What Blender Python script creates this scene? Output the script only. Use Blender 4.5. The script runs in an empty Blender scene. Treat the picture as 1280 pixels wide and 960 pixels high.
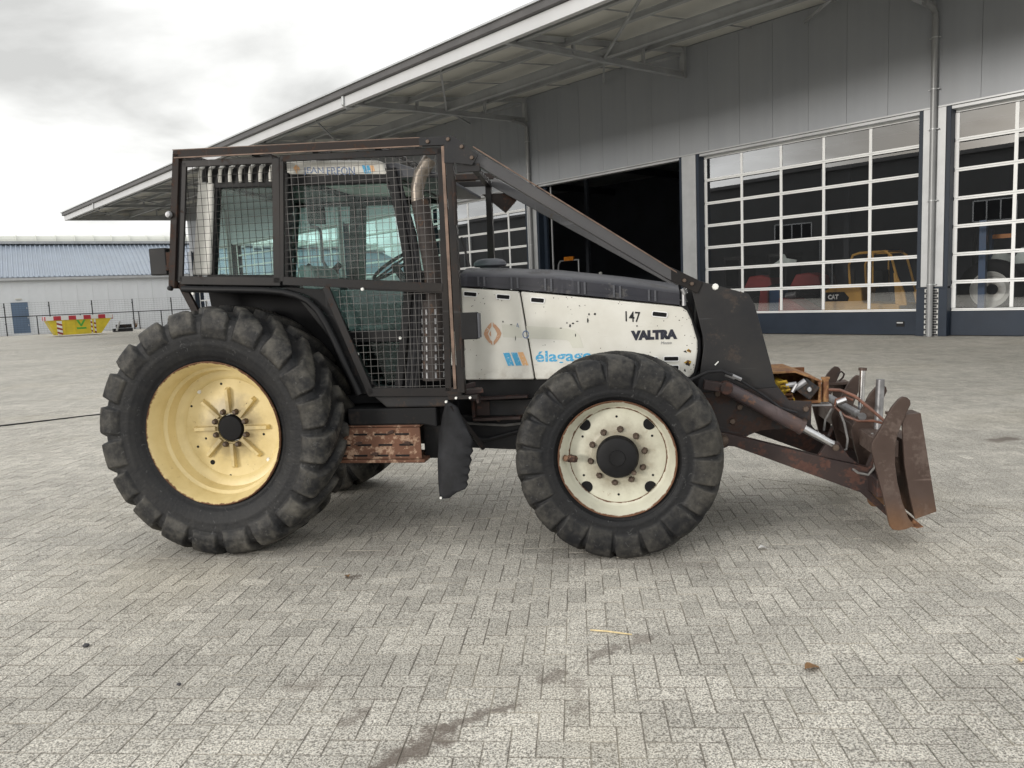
import bpy, bmesh, math, random
import numpy as np
from mathutils import Vector, Matrix, Euler
random.seed(7); rng = np.random.default_rng(7)
sc = bpy.context.scene
COL = sc.collection
R = math.radians

# ------------------------------------------------------------------ camera
PITCH, ROLL, EYE = R(6.648), 0.043, 1.75
cam = bpy.data.cameras.new('camera'); camo = bpy.data.objects.new('camera', cam); COL.objects.link(camo)
cam.sensor_fit = 'HORIZONTAL'; cam.sensor_width = 36; cam.lens = 27.0
cam.clip_start = 0.05; cam.clip_end = 2000
_f = Vector((0, math.cos(PITCH), -math.sin(PITCH))); _r0 = Vector((1, 0, 0)); _u0 = Vector((0, math.sin(PITCH), math.cos(PITCH)))
_r = _r0*math.cos(ROLL) - _u0*math.sin(ROLL); _u = _u0*math.cos(ROLL) + _r0*math.sin(ROLL)
camo.matrix_world = Matrix(((_r.x, _u.x, -_f.x, 0), (_r.y, _u.y, -_f.y, 0), (_r.z, _u.z, -_f.z, EYE), (0, 0, 0, 1)))
sc.camera = camo

# ------------------------------------------------------------------ world and sun
sc.view_settings.view_transform = 'Standard'; sc.view_settings.look = 'None'
sc.view_settings.exposure = 0.76; sc.view_settings.gamma = 1
SUN_EL, SUN_AZ = R(9.5), R(232)
W = bpy.data.worlds.new('World'); sc.world = W; W.use_nodes = True
wn, wl = W.node_tree.nodes, W.node_tree.links
wn.clear()
def N(t, **k):
    n = wn.new(t)
    for a, b in k.items(): setattr(n, a, b)
    return n
out = N('ShaderNodeOutputWorld'); bg = N('ShaderNodeBackground'); bg.inputs[1].default_value = 0.1
sky = N('ShaderNodeTexSky'); sky.sky_type = 'NISHITA'; sky.sun_disc = False
sky.sun_elevation = SUN_EL; sky.sun_rotation = SUN_AZ; sky.dust_density = 3
tc = N('ShaderNodeTexCoord'); sx = N('ShaderNodeSeparateXYZ'); wl.new(tc.outputs['Generated'], sx.inputs[0])
az = N('ShaderNodeMath', operation='ABSOLUTE'); wl.new(sx.outputs[2], az.inputs[0])
ad = N('ShaderNodeMath', operation='ADD'); wl.new(az.outputs[0], ad.inputs[0]); ad.inputs[1].default_value = 0.16
dx = N('ShaderNodeMath', operation='DIVIDE'); wl.new(sx.outputs[0], dx.inputs[0]); wl.new(ad.outputs[0], dx.inputs[1])
dy = N('ShaderNodeMath', operation='DIVIDE'); wl.new(sx.outputs[1], dy.inputs[0]); wl.new(ad.outputs[0], dy.inputs[1])
cb = N('ShaderNodeCombineXYZ'); wl.new(dx.outputs[0], cb.inputs[0]); wl.new(dy.outputs[0], cb.inputs[1]); cb.inputs[2].default_value = 8.2
nz = N('ShaderNodeTexNoise'); nz.inputs['Scale'].default_value = 1.15; nz.inputs['Detail'].default_value = 7; nz.inputs['Roughness'].default_value = 0.5; nz.inputs['Distortion'].default_value = 0.25
wl.new(cb.outputs[0], nz.inputs['Vector'])
rp = N('ShaderNodeValToRGB'); wl.new(nz.outputs['Fac'], rp.inputs[0])
cr = rp.color_ramp; cr.elements[0].position = 0.32; cr.elements[0].color = (4.2, 4.2, 4.1, 1)
cr.elements[1].position = 0.60; cr.elements[1].color = (10.6, 10.6, 10.4, 1)
e = cr.elements.new(0.47); e.color = (7.0, 7.0, 6.85, 1)
mx = N('ShaderNodeMixRGB'); mx.inputs[0].default_value = 0.94; wl.new(sky.outputs[0], mx.inputs[1]); wl.new(rp.outputs[0], mx.inputs[2])
wl.new(mx.outputs[0], bg.inputs[0]); wl.new(bg.outputs[0], out.inputs[0])
sun = bpy.data.lights.new('sun', 'SUN'); sun.energy = 1.0; sun.angle = R(12); sun.color = (1, 0.96, 0.9)
suno = bpy.data.objects.new('sun', sun); COL.objects.link(suno)
suno.rotation_euler = (R(90) - SUN_EL, 0, math.pi - SUN_AZ)
suno.location = (0, 0, 40)

# ------------------------------------------------------------------ materials
MATS = {}
class NT:
    def __init__(s, name):
        m = bpy.data.materials.new(name); m.use_nodes = True; s.m = m; s.t = m.node_tree; s.t.nodes.clear()
        s.out = s.n('ShaderNodeOutputMaterial'); s.b = s.n('ShaderNodeBsdfPrincipled'); s.l(s.b.outputs[0], s.out.inputs[0])
        MATS[name] = m
    def n(s, t, **k):
        x = s.t.nodes.new(t)
        for a, b in k.items(): setattr(x, a, b)
        return x
    def l(s, a, b): s.t.links.new(a, b)
    def math(s, op, a, b=None, c=None, clamp=False):
        x = s.n('ShaderNodeMath', operation=op, use_clamp=clamp)
        for i, v in enumerate((a, b, c)):
            if v is None: continue
            if isinstance(v, (int, float)): x.inputs[i].default_value = v
            else: s.l(v, x.inputs[i])
        return x.outputs[0]
    def coord(s, kind='Object'):
        if kind == 'World': return s.n('ShaderNodeNewGeometry').outputs['Position']
        return s.n('ShaderNodeTexCoord').outputs[kind]
    def noise(s, vec, scale, detail=4, rough=0.55, stretch=None, dist=0):
        if stretch:
            mp = s.n('ShaderNodeMapping'); mp.inputs['Scale'].default_value = stretch; s.l(vec, mp.inputs[0]); vec = mp.outputs[0]
        x = s.n('ShaderNodeTexNoise'); x.inputs['Scale'].default_value = scale; x.inputs['Detail'].default_value = detail
        x.inputs['Roughness'].default_value = rough; x.inputs['Distortion'].default_value = dist; s.l(vec, x.inputs['Vector'])
        return x.outputs['Fac']
    def ramp(s, f, a, b):
        x = s.n('ShaderNodeMapRange'); x.clamp = True; x.interpolation_type = 'SMOOTHSTEP'
        s.l(f, x.inputs[0]); x.inputs[1].default_value = a; x.inputs[2].default_value = b
        return x.outputs[0]
    def mix(s, f, a, b, mode='MIX'):
        x = s.n('ShaderNodeMixRGB', blend_type=mode)
        for i, v in enumerate((f, a, b)):
            if isinstance(v, (int, float)): x.inputs[i].default_value = v
            elif isinstance(v, tuple): x.inputs[i].default_value = v if len(v) == 4 else v + (1,)
            else: s.l(v, x.inputs[i])
        return x.outputs[0]
    def bump(s, h, strength=0.3, dist=0.01):
        x = s.n('ShaderNodeBump'); x.inputs['Strength'].default_value = strength; x.inputs['Distance'].default_value = dist
        s.l(h, x.inputs['Height']); s.l(x.outputs[0], s.b.inputs['Normal'])
    def set(s, col=None, rough=None, metal=None):
        for k, v in (('Base Color', col), ('Roughness', rough), ('Metallic', metal)):
            if v is None: continue
            if isinstance(v, tuple): s.b.inputs[k].default_value = v if len(v) == 4 else v + (1,)
            elif isinstance(v, (int, float)): s.b.inputs[k].default_value = v
            else: s.l(v, s.b.inputs[k])
        return s.m

def plain(name, c, rough=0.5, metal=0.0, var=0.12, scale=3.0, bump=0.0, kind='Object'):
    t = NT(name); v = t.coord(kind)
    n = t.noise(v, scale, 6, 0.6)
    lo = tuple(x*(1-var) for x in c); hi = tuple(min(1, x*(1+var)) for x in c)
    f = t.ramp(n, 0.3, 0.7)
    t.set(t.mix(f, lo, hi), t.math('MULTIPLY_ADD', n, 0.25, rough-0.12), metal)
    if bump: t.bump(t.noise(v, scale*14, 4), bump, 0.004)
    if max(c) < 0.05: t.b.inputs['Specular IOR Level'].default_value = 0.22
    return t.m

def painted(name, paint, under, amt, rough=0.45, scale=6.0, grime=None, grime_amt=0.5, metal=0.0, streak=None, fine=45, tip=None):
    """worn paint: noise patches of the under-coat, fine chips and a film of grime"""
    t = NT(name); v = t.coord()
    a = t.noise(v, scale, 8, 0.65, stretch=streak); b = t.noise(v, fine, 4, 0.6)
    s_ = t.math('MULTIPLY_ADD', b, 0.35, a)
    f = t.ramp(s_, 0.83-amt*0.42, 0.93-amt*0.42)
    g = t.noise(v, scale*0.35, 6, 0.6)
    pc = t.mix(t.math('MULTIPLY', t.ramp(g, 0.35, 0.75), grime_amt), paint, grime or tuple(x*0.6 for x in paint))
    und = t.mix(b, tuple(x*0.55 for x in under), tuple(min(1, x*1.35) for x in under))
    s1 = t.noise(v, 11, 2, 0.5, stretch=(1, 1, 0.12), dist=0.6); s2 = t.noise(v, 13, 2, 0.5, stretch=(0.12, 1, 1), dist=0.6)
    sc_ = t.math('MULTIPLY', t.math('MAXIMUM', t.ramp(s1, 0.68, 0.71), t.ramp(s2, 0.69, 0.72)), t.ramp(g, 0.4, 0.65))
    col = t.mix(t.math('MULTIPLY', sc_, 0.38), t.mix(f, pc, und), tuple(min(1, x*2.2+0.04) for x in paint))
    if tip:
        sp = t.n('ShaderNodeSeparateXYZ'); t.l(v, sp.inputs[0])
        col = t.mix(t.math('MULTIPLY', t.ramp(t.math('MULTIPLY_ADD', a, 0.22, sp.outputs[2]), 0.48, 0.22), 0.75), col, t.mix(b, tuple(x*0.6 for x in tip), tip))
    t.set(col, t.math('MULTIPLY_ADD', f, 0.35, rough), metal)
    t.bump(t.math('MULTIPLY_ADD', b, 0.4, t.math('MULTIPLY', f, -0.5)), 0.25, 0.003)
    t.b.inputs['Specular IOR Level'].default_value = 0.22 if max(paint) < 0.05 else 0.35
    return t.m

painted('cage_paint', (0.010, 0.0095, 0.0105), (0.036, 0.023, 0.018), 0.20, 0.45, 6, (0.022, 0.018, 0.016), 0.9)
painted('cage_rust', (0.020, 0.0145, 0.013), (0.055, 0.032, 0.024), 0.30, 0.6, 6, (0.016, 0.013, 0.012), 0.9)
painted('rust_edge', (0.20, 0.115, 0.075), (0.05, 0.03, 0.024), 0.55, 0.7, 14)
painted('brace_paint', (0.062, 0.062, 0.067), (0.08, 0.065, 0.055), 0.14, 0.45, 4, (0.09, 0.087, 0.088), 0.7)
painted('plate_paint', (0.018, 0.0185, 0.021), (0.050, 0.042, 0.038), 0.20, 0.5, 5, (0.034, 0.032, 0.031), 0.9)
painted('plate_worn', (0.022, 0.022, 0.025), (0.060, 0.038, 0.031), 0.36, 0.55, 7, (0.045, 0.035, 0.032), 0.9)
painted('rust_step', (0.125, 0.056, 0.032), (0.30, 0.20, 0.14), 0.36, 0.75, 11, (0.085, 0.04, 0.025), 0.9)
painted('blade_steel', (0.092, 0.064, 0.054), (0.115, 0.085, 0.072), 0.36, 0.48, 4, (0.055, 0.036, 0.029), 0.9, 0.25, tip=(0.24, 0.125, 0.06))
painted('blade_tip', (0.24, 0.12, 0.06), (0.12, 0.06, 0.035), 0.5, 0.6, 9, metal=0.2)
painted('arm_paint', (0.034, 0.025, 0.025), (0.085, 0.045, 0.036), 0.34, 0.5, 7, (0.052, 0.036, 0.032), 0.9)
painted('cylinder_paint', (0.06, 0.047, 0.05), (0.16, 0.085, 0.055), 0.30, 0.42, 6, (0.09, 0.055, 0.045), 0.9)
painted('winch_rust', (0.20, 0.085, 0.035), (0.30, 0.17, 0.08), 0.5, 0.7, 9, (0.10, 0.05, 0.03), 0.8)
painted('winch_yellow', (0.55, 0.36, 0.03), (0.13, 0.06, 0.03), 0.45, 0.6, 16)
painted('engine_black', (0.007, 0.007, 0.008), (0.025, 0.02, 0.018), 0.3, 0.6, 4)
painted('chassis_grey', (0.020, 0.0205, 0.023), (0.06, 0.044, 0.036), 0.3, 0.6, 5, (0.035, 0.032, 0.03), 0.8)
painted('hood_cap_paint', (0.030, 0.031, 0.040), (0.085, 0.083, 0.085), 0.24, 0.42, 5, (0.055, 0.055, 0.062), 0.9)
plain('black_plastic', (0.009, 0.009, 0.010), 0.5, 0, 0.3, 6)
plain('grey_plastic', (0.065, 0.068, 0.08), 0.55, 0, 0.2, 8)
plain('void_black', (0.006, 0.006, 0.007), 0.7, 0, 0.1)
plain('mud_flap', (0.020, 0.0205, 0.023), 0.7, 0, 0.45, 5, 0.3)
plain('chrome', (0.55, 0.55, 0.56), 0.28, 1.0, 0.1, 12)
plain('dull_steel', (0.30, 0.30, 0.31), 0.45, 0.7, 0.3, 10)
plain('wire_steel', (0.105, 0.10, 0.097), 0.5, 0.3, 0.35, 4)
plain('wire_dark', (0.03, 0.028, 0.026), 0.6, 0.3, 0.35, 4)
plain('exhaust_steel', (0.23, 0.20, 0.17), 0.42, 0.6, 0.4, 8)
painted('exhaust_dark', (0.045, 0.038, 0.036), (0.09, 0.06, 0.045), 0.25, 0.6, 9)
plain('cab_roof_white', (0.62, 0.61, 0.57), 0.5, 0, 0.12, 5)
plain('seat_cloth', (0.20, 0.22, 0.22), 0.8, 0, 0.2, 10)
plain('steel_bolt', (0.09, 0.065, 0.05), 0.55, 0.4, 0.4, 30)
plain('white_spot', (0.75, 0.75, 0.72), 0.5, 0, 0.05)
plain('orange_lens', (0.65, 0.22, 0.02), 0.3, 0, 0.05)
plain('grey_hose', (0.16, 0.155, 0.15), 0.6, 0, 0.3, 15)
plain('edge_bare', (0.15, 0.10, 0.075), 0.6, 0.1, 0.45, 9)
plain('brown_hose', (0.13, 0.055, 0.035), 0.5, 0, 0.4, 15)
plain('black_hose', (0.018, 0.018, 0.02), 0.45, 0, 0.3, 15)
plain('print_dark', (0.030, 0.032, 0.045), 0.5, 0, 0.2, 30)
plain('print_black', (0.02, 0.02, 0.022), 0.5, 0, 0.1)
plain('print_grey', (0.20, 0.20, 0.21), 0.5, 0, 0.2, 60)
plain('print_cream', (0.565, 0.56, 0.49), 0.5, 0, 0.05, 4)
plain('print_white', (0.8, 0.8, 0.8), 0.5, 0, 0.03)
plain('print_green', (0.10, 0.42, 0.05), 0.5, 0, 0.1)

def faded(name, c, bg=(0.70, 0.69, 0.63), amt=0.5):
    t = NT(name); v = t.coord('World'); n = t.noise(v, 60, 4, 0.7)
    t.set(t.mix(t.ramp(n, 0.62-amt*0.2, 0.72-amt*0.2), c, bg), 0.45); return t.m
faded('print_blue', (0.06, 0.36, 0.62), amt=0.28); faded('print_orange', (0.74, 0.42, 0.20), amt=0.35)
faded('print_rust', (0.48, 0.27, 0.16), amt=0.35); faded('print_navy', (0.10, 0.16, 0.30), amt=0.4)

def white_paint():
    t = NT('hood_white'); v = t.coord()
    big = t.noise(v, 2.2, 5, 0.6); fine = t.noise(v, 70, 3, 0.6); clus = t.noise(v, 5, 4, 0.6)
    vo = t.n('ShaderNodeTexVoronoi'); vo.inputs['Scale'].default_value = 38; t.l(v, vo.inputs['Vector'])
    chip = t.math('MULTIPLY', t.math('LESS_THAN', t.math('ADD', vo.outputs['Distance'], t.math('MULTIPLY', fine, 0.25)), 0.27), t.math('GREATER_THAN', clus, 0.555))
    scr = t.noise(v, 9, 3, 0.5, stretch=(0.5, 1, 6)); scr2 = t.math('MULTIPLY', t.ramp(scr, 0.70, 0.74), 0.35)
    base = t.mix(t.ramp(big, 0.3, 0.75), (0.70, 0.69, 0.64), (0.58, 0.565, 0.505))
    base = t.mix(scr2, base, (0.36, 0.33, 0.28))
    sp = t.n('ShaderNodeSeparateXYZ'); t.l(v, sp.inputs[0])
    low = t.math('MULTIPLY', t.ramp(sp.outputs[2], 1.27, 1.10), t.ramp(t.noise(v, 13, 6, 0.7), 0.42, 0.70))
    base = t.mix(t.math('MULTIPLY', low, 0.6), base, (0.30, 0.26, 0.21))
    t.set(t.mix(chip, base, (0.05, 0.04, 0.035)), t.math('MULTIPLY_ADD', big, 0.25, 0.25))
    t.bump(t.noise(v, 3, 3), 0.12, 0.02)
white_paint()

def attr_rim(name, c, dark):
    t = NT(name); v = t.coord()
    a = t.n('ShaderNodeAttribute', attribute_name='wear').outputs['Fac']
    n = t.noise(v, 16, 6, 0.65); g = t.noise(v, 3.5, 5, 0.6); ff = t.noise(v, 60, 3, .6)
    f = t.ramp(t.math('ADD', a, t.math('MULTIPLY_ADD', n, 0.8, t.math('MULTIPLY', ff, 0.25))), 0.92, 1.10)
    base = t.mix(t.ramp(g, 0.35, 0.75), c, dark)
    sp = t.n('ShaderNodeSeparateXYZ'); t.l(v, sp.inputs[0])
    rad = t.math('SQRT', t.math('ADD', t.math('MULTIPLY', sp.outputs[0], sp.outputs[0]), t.math('MULTIPLY', sp.outputs[2], sp.outputs[2])))
    grease = t.math('MULTIPLY', t.ramp(t.math('MULTIPLY_ADD', t.noise(v, 11, 5, .65), -0.22, rad), 0.19, 0.03), 0.6)
    base = t.mix(grease, base, (0.16, 0.12, 0.07))
    spk = t.math('MULTIPLY', t.ramp(t.noise(v, 26, 4, .7), 0.66, 0.72), 0.5)
    base = t.mix(spk, base, (0.22, 0.13, 0.06))
    t.set(t.mix(f, base, t.mix(n, (0.20, 0.085, 0.04), (0.07, 0.035, 0.02))), t.math('MULTIPLY_ADD', f, 0.4, 0.42))
    t.bump(n, 0.1, 0.003)
attr_rim('rim_yellow', (0.70, 0.575, 0.30), (0.56, 0.44, 0.20)); attr_rim('rim_cream', (0.60, 0.59, 0.49), (0.46, 0.445, 0.36))
attr_rim('rim_white', (0.80, 0.80, 0.77), (0.68, 0.68, 0.65))

def tyre_mat(name, dusty):
    t = NT(name); v = t.coord()
    a = t.n('ShaderNodeAttribute', attribute_name='wear').outputs['Fac']
    n = t.noise(v, 7, 7, 0.65); m = t.noise(v, 32, 5, 0.6); k = t.noise(v, 2.2, 4, 0.6)
    dust = t.math('MULTIPLY', t.math('MULTIPLY_ADD', a, 0.95, 0.10), t.ramp(t.math('MULTIPLY_ADD', m, 0.3, n), 0.46, 0.98))
    c = t.mix(t.math('MULTIPLY', dust, dusty), (0.009, 0.0095, 0.0112), (0.135, 0.126, 0.108))
    c = t.mix(t.math('MULTIPLY', t.ramp(k, 0.5, 0.8), t.math('MULTIPLY', a, 0.5*dusty)), c, (0.115, 0.104, 0.08))
    scuff = t.noise(v, 20, 3, 0.5, stretch=(1, 1, 1), dist=2.0)
    c = t.mix(t.math('MULTIPLY', t.ramp(scuff, 0.66, 0.70), 0.22), c, (0.17, 0.17, 0.17))
    t.set(c, 0.55); t.b.inputs['Specular IOR Level'].default_value = 0.25
    t.bump(t.math('MULTIPLY_ADD', m, 0.5, n), 0.35, 0.008)
tyre_mat('rubber_rear', 0.85); tyre_mat('rubber_front', 0.6)

# setting
def cladding():
    t = NT('cladding_grey'); v = t.coord('World'); st = t.noise(v, 1.6, 5, 0.6, stretch=(1.6, 1.6, 0.10)); n = t.noise(v, 0.35, 3, 0.5)
    c = t.mix(t.ramp(st, 0.3, 0.75), (0.285, 0.300, 0.325), (0.262, 0.277, 0.30))
    t.set(t.mix(t.math('MULTIPLY', t.ramp(n, 0.4, 0.7), 0.35), c, (0.31, 0.32, 0.335)), t.math('MULTIPLY_ADD', n, 0.2, 0.34), 0.1)
    t.bump(t.noise(v, 0.9, 3, 0.5), 0.10, 0.02)
cladding()
plain('soffit_grey', (0.60, 0.595, 0.55), 0.6, 0, 0.08, 0.5)
plain('steel_grey', (0.34, 0.35, 0.36), 0.5, 0.1, 0.12, 1)
plain('fascia_white', (0.52, 0.525, 0.535), 0.4, 0, 0.05, 0.5)
plain('gutter_brown', (0.075, 0.072, 0.072), 0.5, 0, 0.2, 1)
plain('navy_steel', (0.022, 0.031, 0.047), 0.42, 0, 0.12, 1)
plain('door_white', (0.80, 0.81, 0.81), 0.4, 0, 0.04, 1)
plain('silver_steel', (0.42, 0.43, 0.44), 0.38, 0.3, 0.08, 1.5)
plain('pipe_grey', (0.27, 0.275, 0.28), 0.4, 0.2, 0.1, 1.5)
plain('brick_dark', (0.05, 0.05, 0.055), 0.8, 0, 0.3, 9); plain('mortar_white', (0.62, 0.62, 0.60), 0.9, 0, 0.1, 9)
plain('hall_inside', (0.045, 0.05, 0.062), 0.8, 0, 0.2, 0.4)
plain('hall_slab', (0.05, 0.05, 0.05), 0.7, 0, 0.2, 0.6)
plain('opposite_wall', (0.055, 0.055, 0.055), 0.7, 0, 0.1, 0.3)
plain('white_wall', (0.68, 0.70, 0.725), 0.5, 0, 0.05, 0.5)
plain('roof_blue', (0.31, 0.355, 0.42), 0.4, 0.15, 0.08, 0.5)
plain('skylight', (0.60, 0.61, 0.56), 0.35, 0, 0.06, 0.7)
plain('door_blue', (0.10, 0.15, 0.23), 0.45, 0, 0.08, 1)
plain('fence_black', (0.03, 0.03, 0.033), 0.5, 0, 0.1)
plain('skip_yellow', (0.72, 0.56, 0.035), 0.45, 0, 0.12, 1.2); plain('skip_red', (0.50, 0.035, 0.05), 0.45, 0, 0.1); plain('skip_white', (0.8, 0.79, 0.77), 0.45, 0, 0.05)
plain('cat_yellow', (0.56, 0.31, 0.055), 0.42, 0, 0.12, 2); plain('machine_red', (0.27, 0.025, 0.025), 0.4, 0, 0.15, 2)
plain('machine_blue', (0.018, 0.07, 0.18), 0.4, 0, 0.15, 2); plain('pale_panel', (0.55, 0.62, 0.60), 0.4, 0, 0.2, 3)
plain('leaf_brown', (0.22, 0.12, 0.05), 0.8, 0, 0.3, 40); plain('straw', (0.62, 0.50, 0.28), 0.8, 0, 0.2, 40)

def glass(name, tint, refl, rough=0.0):
    t = NT(name); t.t.nodes.remove(t.b)
    tr = t.n('ShaderNodeBsdfTransparent'); tr.inputs[0].default_value = tint + (1,)
    gl = t.n('ShaderNodeBsdfGlossy'); gl.inputs['Roughness'].default_value = rough; gl.inputs[0].default_value = (0.95, 0.97, 1, 1)
    fr = t.n('ShaderNodeFresnel'); fr.inputs['IOR'].default_value = 1.5
    m = t.n('ShaderNodeMixShader'); t.l(t.math('MULTIPLY', fr.outputs[0], refl, clamp=True), m.inputs[0])
    t.l(tr.outputs[0], m.inputs[1]); t.l(gl.outputs[0], m.inputs[2]); t.l(m.outputs[0], t.out.inputs[0])
glass('door_glass', (0.955, 0.96, 0.965), 7.2); glass('cab_glass', (0.86, 0.97, 0.95), 0.5); glass('cab_far_glass', (0.90, 1.0, 0.975), 0.0); glass('plain_glass', (0.8, 0.85, 0.85), 2.0)

# paving: herringbone worked out from world position, so bricks and sheet share it
PA, PB = R(-5.0), 0.105
def paving(name, is_brick):
    t = NT(name); pos = t.coord('World')
    vr = t.n('ShaderNodeVectorRotate', rotation_type='Z_AXIS'); vr.inputs['Angle'].default_value = -PA; t.l(pos, vr.inputs[0])
    s = t.n('ShaderNodeSeparateXYZ'); t.l(vr.outputs[0], s.inputs[0])
    X = t.math('DIVIDE', s.outputs[0], PB); Y = t.math('DIVIDE', s.outputs[1], PB)
    I = t.math('FLOOR', X); J = t.math('FLOOR', Y); fx = t.math('SUBTRACT', X, I); fy = t.math('SUBTRACT', Y, J)
    k = t.math('FLOORED_MODULO', t.math('SUBTRACT', I, J), 4.0)
    def is_(v): return t.math('COMPARE', k, float(v), 0.1)
    k0, k1, k2, k3 = is_(0), is_(1), is_(2), is_(3)
    ci = t.math('SUBTRACT', I, k1); cj = t.math('SUBTRACT', J, k2)
    cv = t.n('ShaderNodeCombineXYZ'); t.l(ci, cv.inputs[0]); t.l(cj, cv.inputs[1])
    wh = t.n('ShaderNodeTexWhiteNoise', noise_dimensions='2D'); t.l(cv.outputs[0], wh.inputs['Vector'])
    L = t.math('ADD', fx, k1); Rr = t.math('ADD', t.math('SUBTRACT', 1.0, fx), k0)
    T = t.math('ADD', t.math('SUBTRACT', 1.0, fy), k3); B = t.math('ADD', fy, k2)
    d = t.math('MINIMUM', t.math('MINIMUM', L, Rr), t.math('MINIMUM', T, B))
    # fade of the joints with distance from the yard's near part keeps far paving even
    joint = t.ramp(d, 0.045, 0.015)
    sp1 = t.noise(pos, 120, 3, 0.75); sp2 = t.noise(pos, 70, 4, 0.7); sp3 = t.noise(pos, 190, 2, 0.6)
    big = t.noise(pos, 0.22, 5, 0.6); mid = t.noise(pos, 1.3, 5, 0.62); far = t.noise(pos, 0.6, 5, .6, stretch=(0.35, 1, 1))
    c = t.mix(t.ramp(sp1, 0.38, 0.62), (0.142, 0.131, 0.113), (0.655, 0.62, 0.55))
    c = t.mix(t.math('MULTIPLY', t.ramp(sp3, 0.58, 0.66), 0.85), c, (0.74, 0.73, 0.68))
    c = t.mix(t.math('MULTIPLY', t.ramp(sp2, 0.57, 0.65), 0.8), c, (0.075, 0.07, 0.06))
    tone = t.math('MULTIPLY_ADD', wh.outputs['Value'], 0.27, 0.93)
    tone = t.math('MULTIPLY', tone, t.math('MULTIPLY_ADD', t.ramp(mid, 0.3, 0.7), 0.16, 0.92))
    tone = t.math('MULTIPLY', tone, t.math('MULTIPLY_ADD', t.ramp(big, 0.3, 0.7), 0.14, 0.93))
    tone = t.math('MULTIPLY', tone, t.math('MULTIPLY_ADD', t.ramp(far, 0.35, 0.65), 0.10, 0.95))
    cc = t.n('ShaderNodeCombineColor')
    for i in range(3): t.l(tone, cc.inputs[i])
    c = t.mix(1.0, c, cc.outputs[0], 'MULTIPLY')
    warm = t.noise(pos, 0.5, 3, 0.5)
    c = t.mix(t.math('MULTIPLY', t.ramp(warm, 0.5, 0.72), 0.16), c, (0.38, 0.32, 0.20))
    # stains and faint dark strips: blobs with ragged edges where they lie on the yard
    sw = t.math('MULTIPLY_ADD', t.noise(pos, 9, 5, 0.7), 0.34, -0.17)
    sf = None
    for (x0, y0, x1, y1, w, a) in STAINS_AND_STRIPS:
        px_, py_ = x1-x0, y1-y0; L2 = max(1e-6, px_*px_+py_*py_)
        sep = t.n('ShaderNodeSeparateXYZ'); t.l(pos, sep.inputs[0])
        ax = t.math('SUBTRACT', sep.outputs[0], x0); ay = t.math('SUBTRACT', sep.outputs[1], y0)
        h = t.math('DIVIDE', t.math('ADD', t.math('MULTIPLY', ax, px_), t.math('MULTIPLY', ay, py_)), L2, clamp=True)
        ex = t.math('SUBTRACT', ax, t.math('MULTIPLY', h, px_)); ey = t.math('SUBTRACT', ay, t.math('MULTIPLY', h, py_))
        dd = t.math('SQRT', t.math('ADD', t.math('MULTIPLY', ex, ex), t.math('MULTIPLY', ey, ey)))
        f = t.math('MULTIPLY', t.ramp(t.math('ADD', dd, sw), w, w*0.2), a)
        sf = f if sf is None else t.math('MAXIMUM', sf, f)
    c = t.mix(sf, c, t.mix(sp2, (0.075, 0.055, 0.045), (0.17, 0.14, 0.115)))
    sand = t.mix(t.ramp(t.noise(pos, 2.1, 4, 0.6), 0.42, 0.66), (0.115, 0.10, 0.08), (0.36, 0.33, 0.27))
    if is_brick:
        c = t.mix(t.math('MULTIPLY', t.ramp(d, 0.06, 0.025), 0.5), c, sand)
    else:
        c = t.mix(t.math('MULTIPLY', joint, 0.55), c, sand)
    t.set(c, 0.82)
    t.bump(t.math('MULTIPLY_ADD', sp2, 0.6, sp1), 0.5, 0.004)
STAINS_AND_STRIPS = [(-0.56, 2.70, -0.33, 2.95, 0.085, 0.85), (-0.30, 2.99, -0.06, 3.12, 0.045, 0.7), (0.10, 3.32, 0.16, 3.36, 0.05, 0.6),
          (0.30, 3.5, 0.62, 3.72, 0.05, 0.55), (-1.05, 3.34, -1.0, 3.36, 0.09, 0.4), (-1.10, 4.73, -1.07, 4.74, 0.05, 0.8),
          (5.1, 8.0, 5.3, 8.05, 0.14, 0.8), (-0.75, 3.05, -0.70, 3.10, 0.06, 0.5), (0.2, 3.05, 0.24, 3.3, 0.04, 0.35), (-2.6, 5.3, -0.9, 5.2, 0.16, 0.22), (0.2, 4.9, 1.2, 4.7, 0.14, 0.22)]  # last two entries: faint dark strips along the feet of the near tyres
paving('paving_brick', True); paving('paving_sheet', False)

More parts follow.
